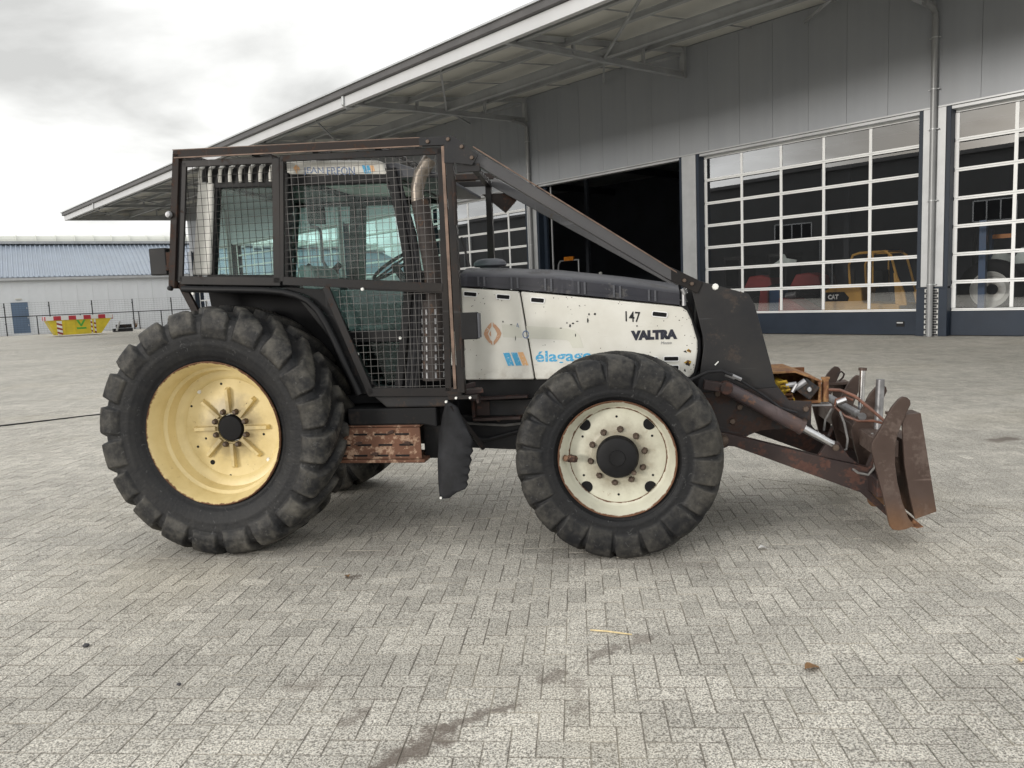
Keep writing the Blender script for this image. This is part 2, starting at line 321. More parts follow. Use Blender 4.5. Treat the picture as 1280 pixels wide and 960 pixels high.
# ------------------------------------------------------------------ mesh helpers
class MB:
    def __init__(s): s.v = []; s.f = []
    def add(s, vs, fs):
        o = len(s.v); s.v += [tuple(p) for p in vs]; s.f += [tuple(i+o for i in f) for f in fs]; return s
    def box(s, x0, y0, z0, x1, y1, z1):
        return s.add([(x0,y0,z0),(x1,y0,z0),(x1,y1,z0),(x0,y1,z0),(x0,y0,z1),(x1,y0,z1),(x1,y1,z1),(x0,y1,z1)],
                     [(0,3,2,1),(4,5,6,7),(0,1,5,4),(1,2,6,5),(2,3,7,6),(3,0,4,7)])
    def bar(s, a, b, w, h, up=(0,0,1)):
        a, b = Vector(a), Vector(b); d = (b-a).normalized(); u = Vector(up)
        if abs(d.dot(u)) > 0.99: u = Vector((0,1,0))
        sd = d.cross(u).normalized(); u = sd.cross(d).normalized()
        c = [(-w/2,-h/2),(w/2,-h/2),(w/2,h/2),(-w/2,h/2)]
        vs = [a+sd*x+u*y for x, y in c] + [b+sd*x+u*y for x, y in c]
        return s.add(vs, [(3,2,1,0),(4,5,6,7),(0,1,5,4),(1,2,6,5),(2,3,7,6),(3,0,4,7)])
    def tube(s, pts, r, n=8, cap=True):
        pts = [Vector(p) for p in pts]; rs = r if isinstance(r, (list, tuple)) else [r]*len(pts)
        vs = []; prev = None
        for i, p in enumerate(pts):
            d = (pts[min(i+1, len(pts)-1)] - pts[max(i-1, 0)]).normalized()
            if prev is None:
                u = Vector((0,0,1)) if abs(d.z) < 0.9 else Vector((0,1,0))
                sd = d.cross(u).normalized()
            else:
                sd = (prev - d*prev.dot(d)).normalized()
            prev = sd; u = sd.cross(d)
            vs += [p + (sd*math.cos(2*math.pi*k/n) + u*math.sin(2*math.pi*k/n))*rs[i] for k in range(n)]
        fs = []
        for i in range(len(pts)-1):
            for k in range(n):
                fs.append((i*n+k, i*n+(k+1)%n, (i+1)*n+(k+1)%n, (i+1)*n+k))
        if cap: fs += [tuple(range(n))[::-1], tuple(range((len(pts)-1)*n, len(pts)*n))]
        return s.add(vs, fs)
    def prism(s, poly, y0, y1):
        """polygon in x,z pushed along y"""
        n = len(poly); vs = [(x,y0,z) for x,z in poly]+[(x,y1,z) for x,z in poly]
        return s.add(vs, [tuple(range(n)), tuple(range(n,2*n))[::-1]] + [(i,i+n,(i+1)%n+n,(i+1)%n) for i in range(n)])
    def prism_z(s, poly, z0, z1):
        n = len(poly); vs = [(x,y,z0) for x,y in poly]+[(x,y,z1) for x,y in poly]
        return s.add(vs, [tuple(range(n))[::-1], tuple(range(n,2*n))] + [(i,(i+1)%n,(i+1)%n+n,i+n) for i in range(n)])
    def lathe_y(s, prof, n=48, c=(0,0,0), closed=False):
        vs = []
        for r, y in prof:
            vs += [(c[0]+r*math.cos(2*math.pi*k/n), c[1]+y, c[2]+r*math.sin(2*math.pi*k/n)) for k in range(n)]
        fs = [(i*n+k, i*n+(k+1)%n, (i+1)*n+(k+1)%n, (i+1)*n+k) for i in range(len(prof)-1) for k in range(n)]
        return s.add(vs, fs)
    def build(s, name, mat, parent=None, smooth=False, bevel=0, loc=(0,0,0), label=None, fix=True):
        me = bpy.data.meshes.new(name); me.from_pydata(s.v, [], s.f)
        if fix:
            bm = bmesh.new(); bm.from_mesh(me); bmesh.ops.recalc_face_normals(bm, faces=bm.faces); bm.to_mesh(me); bm.free()
        me.materials.append(MATS[mat])
        if smooth: me.shade_smooth(); 
        o = bpy.data.objects.new(name, me); COL.objects.link(o); o.parent = parent; o.location = loc
        if smooth:
            try: me.set_sharp_from_angle(angle=R(40))
            except Exception: pass
        if bevel:
            b = o.modifiers.new('bevel', 'BEVEL'); b.width = bevel; b.segments = 2; b.limit_method = 'ANGLE'; b.angle_limit = R(40)
        if label: o['label'] = label
        return o
def copy_obj(o, parent, loc=None, rot=None):
    c = o.copy(); COL.objects.link(c); c.parent = parent
    if loc is not None: c.location = loc
    if rot is not None: c.rotation_euler = rot
    return c
def copy_tree(o, parent=None):
    c = o.copy(); COL.objects.link(c); c.parent = parent
    for ch in list(o.children): copy_tree(ch, c)
    return c
def tag(o, label, cat, group=None):
    o['label'] = label; o['category'] = cat
    if group: o['group'] = group
    return o
def struct(o, label=None):
    o['kind'] = 'structure'
    if label: o['label'] = label
    return o
def empty(name, loc=(0,0,0), rz=0, parent=None):
    o = bpy.data.objects.new(name, None); COL.objects.link(o); o.location = loc; o.rotation_euler = (0,0,rz); o.parent = parent
    o.empty_display_size = 0.2; return o
def text(name, s, mat, parent, x, y, z, width, height=None, bold=0.0, depth=0.002, shear=0.0, tilt=0.0, rz=0.0, mirror=False):
    """flat lettering in the x-z plane facing -y; its left foot at x,z; scaled to a width and height"""
    cu = bpy.data.curves.new(name, 'FONT'); cu.body = s; cu.offset = bold; cu.extrude = 0.5; cu.shear = shear; cu.resolution_u = 3
    tmp = bpy.data.objects.new(name, cu); COL.objects.link(tmp)
    bpy.context.view_layer.update()
    me = bpy.data.meshes.new_from_object(tmp.evaluated_get(bpy.context.evaluated_depsgraph_get()))
    bpy.data.objects.remove(tmp)
    co = np.array([v.co[:] for v in me.vertices]); mn, mxx = co.min(0), co.max(0)
    sxx = width/(mxx[0]-mn[0]); szz = (height/(mxx[1]-mn[1])) if height else sxx
    for v in me.vertices:
        a = (v.co.x-mn[0])*sxx; b = (v.co.y-mn[1])*szz; q = v.co.z*depth
        v.co = (a, -q, b + a*tilt)
    me.materials.clear(); me.materials.append(MATS[mat])
    o = bpy.data.objects.new(name, me); COL.objects.link(o); o.parent = parent; o.location = (x, y, z); o.rotation_euler = (0, 0, rz)
    return o
def grid_obj(name, P, closed_u, mat, parent, wear=None, loc=(0,0,0), smooth=True):
    """P[i,j,3]: i runs round (closed), j along the profile"""
    n, m = P.shape[:2]; idx = np.arange(n*m).reshape(n, m)
    a = idx; b = np.roll(idx, -1, 0)
    q = np.stack([a[:, :-1], b[:, :-1], b[:, 1:], a[:, 1:]], -1)
    if not closed_u: q = q[:-1]
    q = q.reshape(-1, 4)
    me = bpy.data.meshes.new(name); me.vertices.add(n*m); me.vertices.foreach_set('co', P.reshape(-1).astype(np.float32))
    me.loops.add(q.size); me.loops.foreach_set('vertex_index', q.reshape(-1).astype(np.int32))
    me.polygons.add(len(q)); me.polygons.foreach_set('loop_start', np.arange(0, q.size, 4, dtype=np.int32))
    me.update(calc_edges=True); me.validate()
    if wear is not None:
        at = me.attributes.new('wear', 'FLOAT', 'POINT'); at.data.foreach_set('value', wear.reshape(-1).astype(np.float32))
    me.materials.append(MATS[mat])
    if smooth:
        me.shade_smooth()
    o = bpy.data.objects.new(name, me); COL.objects.link(o); o.parent = parent; o.location = loc
    return o

# ================================================================== GROUND
g = MB(); g.add([(-400,-300,-0.0065),(400,-300,-0.0065),(400,500,-0.0065),(-400,500,-0.0065)], [(0,1,2,3)])
struct(g.build('yard_ground', 'paving_sheet', fix=False), 'pale concrete brick yard stretching to the halls')
pav = struct(empty('brick_paving', (0,0,0), PA), 'herringbone paving of pale speckled concrete bricks')
def herringbone():
    w = PB; gap = 0.0009; ca, sa = math.cos(PA), math.sin(PA)
    # edge line of the herringbone field (world): beyond it the yard is laid differently
    ax, ay, bx, by = 2.027, 6.926, 3.724, 5.486
    singles, rest = [], []
    for i in range(-150, 150):
        for j in range(8, 150):
            k = (i-j) % 4
            if k == 0: x0, y0, x1, y1 = i*w, j*w, (i+2)*w, (j+1)*w
            elif k == 3: x0, y0, x1, y1 = i*w, j*w, (i+1)*w, (j+2)*w
            else: continue
            cx, cy = (x0+x1)/2, (y0+y1)/2
            X, Y = cx*ca-cy*sa, cx*sa+cy*ca
            if Y < 1.9 or Y > 14.5 or abs(X) > 0.75*Y+1.6: continue
            if (bx-ax)*(Y-ay)-(by-ay)*(X-ax) > 0.0 and X > 2.0: continue
            rest.append((Y + abs(X)*0.25, cx, cy, x1-x0, y1-y0))
    rest.sort()
    vis = [q for q in rest if q[0] > 2.45]
    first = set(id(q) for q in vis[:300])
    def brick(a, b, h, ch=0.0025):
        a, b = a/2-gap, b/2-gap
        vs = [(-a,-b,-0.03),(a,-b,-0.03),(a,b,-0.03),(-a,b,-0.03),(-a,-b,h-ch),(a,-b,h-ch),(a,b,h-ch),(-a,b,h-ch),
              (-a+ch,-b+ch,h),(a-ch,-b+ch,h),(a-ch,b-ch,h),(-a+ch,b-ch,h)]
        return vs, [(0,1,5,4),(1,2,6,5),(2,3,7,6),(3,0,4,7),(4,5,9,8),(5,6,10,9),(6,7,11,10),(7,4,8,11),(8,9,10,11)]
    protos = {}
    V = []; F = []
    for q in rest:
        d, cx, cy, a, b = q
        h = -0.002 + random.uniform(-0.0018, 0.0014)
        if id(q) in first:
            key = a > b
            if key not in protos:
                vs, fs = brick(a, b, 0.0); m = MB().add(vs, fs)
                o = m.build('paving_brick', 'paving_brick', pav, fix=False); protos[key] = o
            else: o = copy_obj(protos[key], pav)
            o.location = (cx, cy, h); o.rotation_euler = (random.uniform(-.004,.004), random.uniform(-.004,.004), 0)
        else:
            vs, fs = brick(a, b, h); tx, ty = random.uniform(-.004,.004), random.uniform(-.004,.004)
            n0 = len(V); V += [(x+cx, y+cy, z+(x*tx+y*ty if z > -0.02 else 0)) for x, y, z in vs]; F += [tuple(i+n0 for i in f) for f in fs]
    m = MB(); m.v = V; m.f = F
    o = m.build('paving_brick_field', 'paving_brick', pav, fix=False); o['kind'] = 'stuff'
    # the straight edging course along the line where the laying changes
    dv = Vector((bx-ax, by-ay, 0)); L = dv.length; dv.normalize(); nv = Vector((dv.y, -dv.x, 0))*-1
    m = MB()
    for t in range(int(14/0.212)):
        c = Vector((ax, ay, 0)) + dv*(-4.5 + t*0.212) + nv*0.08
        p = c - dv*0.1045; q2 = c + dv*0.1045
        m.bar((p.x,p.y,-0.02), (q2.x,q2.y,-0.02), 0.10, 0.036)
    o = m.build('edging_course', 'paving_brick', None, fix=False); o.parent = pav
    o.matrix_parent_inverse = Matrix.Rotation(-PA, 4, 'Z'); o['kind'] = 'stuff'
herringbone()

# ================================================================== TRACTOR
TY = R(-9.8); TX, TYY = -1.884, 6.383
trac = tag(empty('forestry_tractor', (TX, TYY, 0), TY), 'white and black forestry tractor with a wire mesh cab cage and rusty front blade', 'tractor')

def wheel_tyre(R_, W_, rim, nl, h, sag, mat, parent, lg, ds=.68, spl=30):
    hw = W_/2; n = nl*spl
    rc = R_-h
    prof = [(0, rc), (.22*hw, rc-.001), (.45*hw, rc-.006), (.65*hw, rc-.010), (.80*hw, rc-.018), (.90*hw, rc-.031), (.965*hw, rc-.058), (1.0*hw, rc-.10),
            (1.0*hw, rc-.16), (.985*hw, rc-.20), (.95*hw, rc-.25), (.90*hw, rim+.075), (.85*hw, rim+.055), (.84*hw, rim+.050), (.825*hw, rim+.034), (.81*hw, rim+.026), (.79*hw, rim+.022)]
    pr = np.array(prof); seg = np.hypot(*np.diff(pr, axis=0).T); u = np.concatenate([[0], np.cumsum(seg)])
    us = np.interp(0.9*hw, pr[:8, 0], u[:8])
    # dense sampling of u
    uu = np.concatenate([np.linspace(0, us*0.92, 16), np.linspace(us*0.92, us+lg+.03, 24)[1:], np.linspace(us+lg+.03, u[-1], 14)[1:]])
    yy = np.interp(uu, u, pr[:, 0]); rr = np.interp(uu, u, pr[:, 1])
    ty = np.gradient(yy, uu); tr = np.gradient(rr, uu); ln = np.hypot(ty, tr); ny, nr = -tr/ln, ty/ln
    ny, nr = np.abs(ny), np.maximum(nr, 0)
    th = np.arange(n)/n*2*np.pi
    ss = lambda a, b, x: np.clip((x-a)/(b-a), 0, 1)**2*(3-2*np.clip((x-a)/(b-a), 0, 1))
    P = []; Wr = []
    for sgn in (-1, 1):
        sh = np.minimum(uu, us)/us*0.95
        ph = (th[:, None]/(2*np.pi)*nl*1.0 + (0.5 if sgn > 0 else 0) + sh[None, :]*1.0) % 1.0
        jit = 0.02*np.sin(th[:, None]*7.3+uu[None, :]*23)
        duty = np.interp(uu, [0, us*.6, us, us+lg], [.30, .42, ds, min(.92, ds+.10)])[None, :] + jit
        e = 0.030
        dd = np.abs(ph-0.5)
        m = 1-ss(duty/2-e, duty/2+e, dd)
        lgk = lg + 0.018*np.sin(np.arange(nl*2)*2.1)[np.floor(ph*0+th[:, None]/(2*np.pi)*nl).astype(int)]
        fade = (1-ss(us+lgk-.016, us+lgk, uu[None, :]))
        hh = h*np.interp(uu, [0, us, us+.04, us+lg], [1, 1.0, .70, .16])[None, :]
        ring = sum(a_*np.exp(-((uu-(u[-1]-d_))/w_)**2) for a_, d_, w_ in ((.006,.055,.006),(.004,.085,.004),(.005,.135,.008)))
        disp0 = ring[None, :]*(1-m*fade)
        wv = disp0 + 0.006*np.sin(th*3+1)[:, None]*0 + rng.normal(0, .0006, (n, len(uu)))
        disp = m*fade*hh + wv
        # notch worn into the heel of each lug
        r = rr[None, :] + nr[None, :]*disp; y = yy[None, :] + ny[None, :]*disp*0.8
        wear = np.clip(m*fade*1.0, 0, 1)*np.interp(uu, [0, us, us+lg], [1, .95, .55])[None, :] + 0.25*(1-m)*np.interp(uu, [0, us], [1, 0.2])[None, :]
        x = r*np.cos(th)[:, None]; z = r*np.sin(th)[:, None]
        # flatten where it carries the load
        zz = z.copy(); lim = -(R_-sag); zz = np.where(z < lim, lim + (z-lim)*0.08, z)
        p = np.stack([x, np.broadcast_to(y*sgn, x.shape), zz], -1)
        P.append(p); Wr.append(np.broadcast_to(wear, x.shape))
    # raised moulding rings on the sidewalls come from the profile; join both halves
    Pm = np.concatenate([P[0][:, ::-1], P[1][:, 1:]], 1); Wm = np.concatenate([Wr[0][:, ::-1], Wr[1][:, 1:]], 1)
    return grid_obj('tyre', Pm, True, mat, parent, Wm)

def lathe_attr(name, prof, mat, parent, n=96, loc=(0,0,0)):
    pr = np.array(prof, float); th = np.arange(n)/n*2*np.pi
    P = np.zeros((n, len(pr), 3)); P[:, :, 0] = pr[None, :, 0]*np.cos(th)[:, None]; P[:, :, 2] = pr[None, :, 0]*np.sin(th)[:, None]; P[:, :, 1] = pr[None, :, 1]
    Wv = np.broadcast_to(pr[None, :, 2], P.shape[:2])
    o = grid_obj(name, P, True, mat, parent, Wv, loc)
    try: o.data.set_sharp_from_angle(angle=R(35))
    except Exception: pass
    return o

def disc_hole(bm_list, r, a, rad, y): pass

def rear_wheel(cx, cy, cz):
    # outer side is -y; rim is the wheel, the rest are its pieces
    o_ = -0.245   # outer flange plane
    prof = [(0.445, .235, .1), (0.50, .242, .6), (0.508, .25, .9), (0.497, .2, .3), (0.485, .1, 0), (0.455, .06, 0), (0.455, -.06, 0), (0.482, -.12, 0), (0.488, -.215, .05), (0.503, -.235, .45), (0.512, -.250, .62), (0.505, -.262, .62), (0.494, -.25, .35), (0.483, -.20, .02),
            (0.470, -.175, 0), (0.462, -.12, 0.02), (0.440, -.105, 0), (0.432, -.06, 0), (0.425, -.03, .05), (0.395, -.022, .02), (0.372, -.008, .22), (0.36, .012, .03), (0.30, .016, 0), (0.17, .010, 0), (0.14, .0, .12), (0.105, -.004, .2), (0.10, .03, .2)]
    w = lathe_attr('wheel', prof, 'rim_yellow', trac, 128, (cx, cy, cz))
    tyre = wheel_tyre(0.893, 0.58, 0.485, 20, 0.046, 0.022, 'rubber_rear', w, .135, .73)
    m = MB().lathe_y([(0.0, -.018), (0.05, -.02), (0.088, -.016), (0.096, -.004), (0.096, .05)], 32); m.build('hub', 'void_black', w, True)
    rib = bolt = None
    for k in range(8):
        a = 2*math.pi*k/8
        if rib is None:
            m = MB()
            m.add([(0.115,-.022,-.014),(0.115,-.022,.014),(0.285,-.022,.012),(0.285,-.022,-.012),(0.115,.012,-.02),(0.115,.012,.02),(0.30,.014,.018),(0.30,.014,-.018),(0.115,-.002,-.018)],
                  [(0,1,2,3),(0,4,5,1),(1,5,6,2),(2,6,7,3),(3,7,4,0)])
            rib = m.build('spoke_rib', 'rim_yellow', w, bevel=.003); r_ = rib
        else: r_ = copy_obj(rib, w)
        r_.rotation_euler = (0, -a-0.02+random.uniform(-.02,.02), 0)
        a2 = a + math.pi/8
        if bolt is None:
            m = MB().lathe_y([(0.0,-.035),(0.013,-.034),(0.020,-.022),(0.021,-.006),(0.024,.004)], 8); bolt = m.build('wheel_bolt', 'steel_bolt', w, True); b_ = bolt
        else: b_ = copy_obj(bolt, w)
        b_.location = (0.128*math.cos(a2), 0, 0.128*math.sin(a2))
    hole = None
    for (r0, deg, s) in [(.33, 100, 1), (.23, 135, 1), (.35, 152, 1), (.22, 52, 1), (.23, 200, 1), (.32, 206, 1), (.315, 235, 2), (.36, 263, 1), (.25, -12, 1)]:
        a = R(deg)
        if hole is None:
            m = MB().lathe_y([(0.0, 0.0), (0.009, 0.0), (0.0092, .004)], 10); hole = m.build('bolt_hole', 'void_black', w); h_ = hole
        else: h_ = copy_obj(hole, w)
        h_.location = (r0*math.cos(a), 0.0115, r0*math.sin(a)); h_.scale = (s, 1, s)
    wt = None
    for r0, deg in [(.36, 131), (.36, -42)]:
        a = R(deg)
        if wt is None: wt = MB().lathe_y([(0.0,-.008),(0.012,-.007),(0.017,.003)], 10).build('valve_cap', 'white_spot', w, True); q = wt
        else: q = copy_obj(wt, w)
        q.location = (r0*math.cos(a), 0.008, r0*math.sin(a))
    return w

def front_wheel(cx, cy, cz):
    prof = [(0.34, .19, .1), (0.372, .20, .6), (0.38, .205, .8), (0.365, .14, .1), (0.345, .05, 0), (0.345, -.05, 0), (0.362, -.12, 0), (0.368, -.185, .05), (0.378, -.20, .5), (0.384, -.21, .68), (0.380, -.218, .70), (0.371, -.208, .5), (0.366, -.175, .1), (0.352, -.155, .05), (0.342, -.10, .1), (0.330, -.085, .25), (0.318, -.079, .62), (0.314, -.085, .3), (0.30, -.088, .05), (0.20, -.092, 0), (0.175, -.096, .1), (0.17, -.10, .1), (0.12, -.10, .2), (0.12, -.05, .2)]
    w = lathe_attr('wheel', prof, 'rim_cream', trac, 128, (cx, cy, cz))
    wheel_tyre(0.684, 0.46, 0.360, 19, 0.034, 0.018, 'rubber_front', w, .145, .82)
    m = MB().lathe_y([(0.0,-.175),(0.05,-.176),(0.053,-.170),(0.095,-.168),(0.128,-.160),(0.138,-.145),(0.14,-.10),(0.145,-.092)], 48); m.build('hub_cap', 'black_plastic', w, True)
    m = MB().lathe_y([(0.0,-.012),(0.012,-.012),(0.016,0.0),(0.017,.012)], 10); q = m.build('drain_plug', 'steel_bolt', w, True); q.location = (0.105, -.165, -0.10)
    bolt = None
    for k in range(10):
        a = 2*math.pi*k/10+0.19
        if bolt is None:
            m = MB().lathe_y([(0.0,-.030),(0.012,-.029),(0.018,-.02),(0.019,-.004),(0.024,.0),(0.025,.008)], 8); bolt = m.build('wheel_bolt', 'steel_bolt', w, True); b_ = bolt
        else: b_ = copy_obj(bolt, w)
        b_.location = (0.178*math.cos(a), -.097, 0.178*math.sin(a))
    hole = slot = None
    for k in range(6):
        a = R(90+60*k)
        if hole is None: hole = MB().lathe_y([(0.0,0.0),(0.008,0.0),(0.0085,.004)], 10).build('bolt_hole', 'void_black', w); h_ = hole
        else: h_ = copy_obj(hole, w)
        h_.location = (0.262*math.cos(a), -.0915, 0.262*math.sin(a))
    for k in range(4):
        a = R(45+90*k)
        if slot is None: slot = MB().prism([(min(.039*math.cos(R(18*q_)), math.sqrt(.314**2-(.039*math.sin(R(18*q_)))**2)-.297), .039*math.sin(R(18*q_))) for q_ in range(20)], 0, .004).build('rim_cutout', 'void_black', w); h_ = slot
        else: h_ = copy_obj(slot, w)
        h_.location = (0.297*math.cos(a), -.0925, 0.297*math.sin(a)); h_.rotation_euler = (0, -a, 0)
    m = MB().tube([(-.345,-.13,0.0),(-.335,-.165,.0),(-.31,-.185,0.0)], [.018,.022,.02], 8).tube([(-.312,-.16,.0),(-.268,-.19,.0)], [.028,.024], 6)
    m.build('rim_clamp', 'rust_edge', w, True)
    return w
rw = rear_wheel(-0.04, -0.845, 0.868); fw = front_wheel(2.762, -0.86, 0.664)
for w, rot in ((rw, 0.1), (fw, 0.3)):
    c = copy_tree(w, trac); c.location.y = -w.location.y; c.rotation_euler = (0, 0, math.pi)

# ---- chassis, engine, axles
m = MB().box(0.2,-.28,.62, 1.55,.28,1.15); m.build('gearbox', 'engine_black', trac, bevel=.03)
m = MB().box(1.5,-.27,.60, 3.15,.27,1.12); m.build('engine', 'engine_black', trac, bevel=.03)
m = MB(); m.box(1.66,-.37,.85,2.95,-.29,.97); m.box(1.66,.29,.85,2.95,.37,.97); m.build('frame_rail', 'chassis_grey', trac, bevel=.006)
m = MB(); m.bar((1.665,-.40,.985),(2.10,-.40,1.0),.10,.018); m.bar((1.68,-.40,.83),(2.04,-.40,.84),.08,.02); m.box(1.665,-.40,.84,1.69,-.30,.985); m.box(1.70,-.385,.855,1.80,-.372,.965); m.build('rail_bracket', 'arm_paint', trac, bevel=.004)
m = MB().box(1.645,-.365,.97,2.9,-.31,1.135); m.build('engine_side_panel', 'black_plastic', trac, bevel=.01)
m = MB().tube([(-.04,-.62,.857),(-.04,.62,.857)], .14, 20); m.box(-.30,-.3,.6,.25,.3,1.15); m.build('rear_axle', 'engine_black', trac, True)
m = MB().tube([(2.762,-.70,.655),(2.762,.70,.655)], .10, 20); m.box(2.60,-.35,.56,2.92,.35,.78); m.build('front_axle', 'engine_black', trac, True)
m = MB().tube([(1.2,0,.60),(2.7,0,.60)], .05, 12); m.build('drive_shaft', 'engine_black', trac, True)
# belly guard that hides the daylight between frame and gearbox
m = MB().prism([(1.46,.60),(2.3,.56),(2.45,.62),(2.45,.85),(1.46,.85)], -.30, .30); m.build('belly_guard', 'plate_paint', trac, bevel=.008)
MB().tube([(1.5,-.31,.70),(1.75,-.33,.66),(2.0,-.31,.72),(2.3,-.32,.69)], .016, 8).build('brake_hose', 'black_hose', trac, True)
MB().tube([(1.55,-.31,.79),(1.9,-.325,.77),(2.25,-.31,.80)], .011, 8).build('brake_hose', 'grey_hose', trac, True)
m = MB()
for x in (1.85,2.08,2.3): m.lathe_y([(0,-.012),(.016,-.011),(.02,0)], 8, (x,-.30,.81))
m.build('belly_bolt', 'steel_bolt', trac, True)['kind'] = 'stuff'
# side tank and rusty step
m = MB().prism([(.84,.985),(1.50,.985),(1.50,.84),(1.40,.862),(.84,.862)], -.79, -.45); m.build('tank_box', 'engine_black', trac, bevel=.012)
m = MB().prism([(1.05,1.07),(1.62,1.07),(1.58,.99),(1.14,.99)], -.80, -.4); m.build('cab_sill', 'chassis_grey', trac, bevel=.012)
st = MB()
st.box(.70,-.785,.845,1.375,-.49,.862)
st.add([(.70,-.80,.845),(1.375,-.80,.845),(1.39,-.83,.625),(.70,-.83,.625),(.70,-.785,.845),(1.375,-.785,.845),(1.375,-.79,.62),(.70,-.79,.62)], [(0,1,2,3),(4,7,6,5),(0,4,5,1),(1,5,6,2),(2,6,7,3),(3,7,4,0)])
st.box(.70,-.84,.598,1.41,-.49,.622)
st_o = st.build('step', 'rust_step', trac, bevel=.006)
sl = None
for i in range(4):
    for j in range(3):
        z = .80-.075*j; y = -.8035-(.845-z)*.1364
        x = .78+.155*i+.03*(j % 2)
        if sl is None: sl = MB().box(-.05,-.002,-.006,.05,.006,.006).build('step_slot', 'void_black', st_o); q = sl
        else: q = copy_obj(sl, st_o)
        q.location = (x, y, z)
for i in range(5):
    q = MB().box(-.028,-.010,-.012,.028,.002,.012).build('rust_flake', 'white_spot' if i == 9 else 'rust_edge', st_o, bevel=.004)
    q.location = (.80+.12*i, -.8085-(.845-(.805-.075*(i % 3)))*.1364, .815-.075*(i % 3)); q.rotation_euler = (0, random.uniform(-.3,.3), 0)
m = MB().box(1.37,-.70,.60,1.56,-.40,1.0); m.build('step_side', 'engine_black', trac, bevel=.01)
# rubber mud flap hanging behind the front wheel, curled
fl = [(1.585,1.04),(1.545,.93),(1.505,.78),(1.488,.60),(1.492,.45),(1.502,.335),(1.575,.345),(1.63,.385),(1.688,.405),(1.705,.43),(1.698,.455),(1.712,.475),(1.706,.50),(1.722,.53),(1.714,.555),(1.732,.60),(1.722,.63),(1.742,.66),(1.735,.69),(1.75,.72),(1.70,.85),(1.655,.985)]
m = MB().prism(fl, -.02, 0.0); q = m.build('mud_flap', 'mud_flap', trac, loc=(0,-.80,0))
bmx = bmesh.new(); bmx.from_mesh(q.data); bmesh.ops.triangulate(bmx, faces=bmx.faces); bmesh.ops.subdivide_edges(bmx, edges=bmx.edges, cuts=3, use_grid_fill=True)
for v in bmx.verts: v.co.y += 0.10*((v.co.x-1.6)/.15)**2*0.35 - .03*math.sin(v.co.z*6)
bmx.to_mesh(q.data); bmx.free(); q.data.shade_smooth()
m = MB().bar((1.61,-.80,1.0),(1.80,-.66,.66),.03,.03).bar((1.60,-.81,1.055),(1.81,-.81,1.06),.05,.025); m.build('flap_bracket', 'cage_paint', trac)
m = MB()
for x, z in ((1.587,1.03),(1.66,1.055),(1.76,1.055),(1.512,.345)): m.tube([(x,-.845,z),(x,-.82,z)], .009, 8)
m.build('flap_bolt', 'white_spot', trac)
m = MB().bar((1.70,-.74,1.085),(1.82,-.70,1.09),.10,.03).bar((1.71,-.78,1.125),(1.77,-.72,1.135),.03,.03).box(1.78,-.74,1.0,1.80,-.68,1.07); m.build('cage_foot', 'arm_paint', trac, bevel=.004)

# ---- hood
hood_out = [(1.63,1.815),(2.07,1.77),(2.59,1.70),(3.15,1.623),(3.22,1.612),(3.255,1.585),(3.285,1.52),(3.325,1.37),(3.325,1.30),(3.31,1.20),(3.295,1.14),(3.265,1.112),(3.2,1.105),(1.63,1.13)]
seam_t, seam_b = (2.07,1.77), (2.155,1.12)
rearp = [(1.63,1.815),(2.064,1.7705),(2.149,1.1215),(1.63,1.13)]
frontp = [(2.074,1.7695),(2.59,1.70),(3.15,1.623),(3.22,1.612),(3.255,1.585),(3.285,1.52),(3.325,1.37),(3.325,1.30),(3.31,1.20),(3.295,1.14),(3.265,1.112),(3.2,1.105),(2.159,1.1215)]
for sgn, nm in ((-1, 'near'), (1, 'far')):
    a, b = (-.405, -.36) if sgn < 0 else (.36, .405)
    o1 = MB().prism(rearp, a, b).build('hood_side_panel', 'hood_white', trac, bevel=.010)
    o2 = MB().prism(frontp, a, b).build('hood_side_panel', 'hood_white', trac, bevel=.010)
    if sgn < 0: hpR, hpF = o1, o2
m = MB().prism([(1.64,1.79),(3.2,1.60),(3.29,1.5),(3.30,1.2),(3.2,1.12),(1.64,1.14)], -.358, .358); m.build('engine_bay', 'void_black', trac)
# black rim seal round the nose and cap with ribs
m = MB()
cap = [(1.63,1.845),(2.07,1.805),(2.59,1.735),(3.20,1.645)]; capt = [(1.63,1.915),(2.31,1.868),(3.19,1.728),(3.215,1.70)]
sec = []
for i in range(25):
    x = 1.63+(3.205-1.63)*i/24
    zb = np.interp(x, [1.63,2.07,2.59,3.205], [1.828,1.783,1.714,1.626]); zt = np.interp(x, [1.63,1.95,2.31,2.8,3.205], [1.915,1.897,1.868,1.795,1.722])
    ring = [(x,-.413,zb),(x,-.413,zt-.018),(x,-.395,zt),(x,-.2,zt+.045),(x,0,zt+.055),(x,.2,zt+.045),(x,.395,zt),(x,.413,zt-.018),(x,.413,zb)]
    sec.append(ring)
vs = [p for r_ in sec for p in r_]; n9 = 9
fs = [(i*n9+k, i*n9+k+1, (i+1)*n9+k+1, (i+1)*n9+k) for i in range(24) for k in range(n9-1)] + [tuple(range(n9)), tuple(range(24*n9, 25*n9))]
capo = MB().add(vs, fs).build('hood_cap', 'hood_cap_paint', trac, True)
rb = None
for x in (1.79,2.035,2.28,2.52,2.77,3.015):
    for d in (-.022,.022):
        zb = np.interp(x+d, [1.63,2.07,2.59,3.205], [1.836,1.791,1.722,1.634]); zt = np.interp(x+d, [1.63,1.95,2.31,2.8,3.205], [1.898,1.879,1.85,1.777,1.705])
        if rb is None: rb = MB().box(-.007,-.011,-.5,.007,.003,.5).build('cap_rib', 'grey_plastic', capo); q = rb
        else: q = copy_obj(rb, capo)
        q.location = (x+d, -.413, (zb+zt)/2); q.scale = (1,1,(zt-zb))
m = MB()
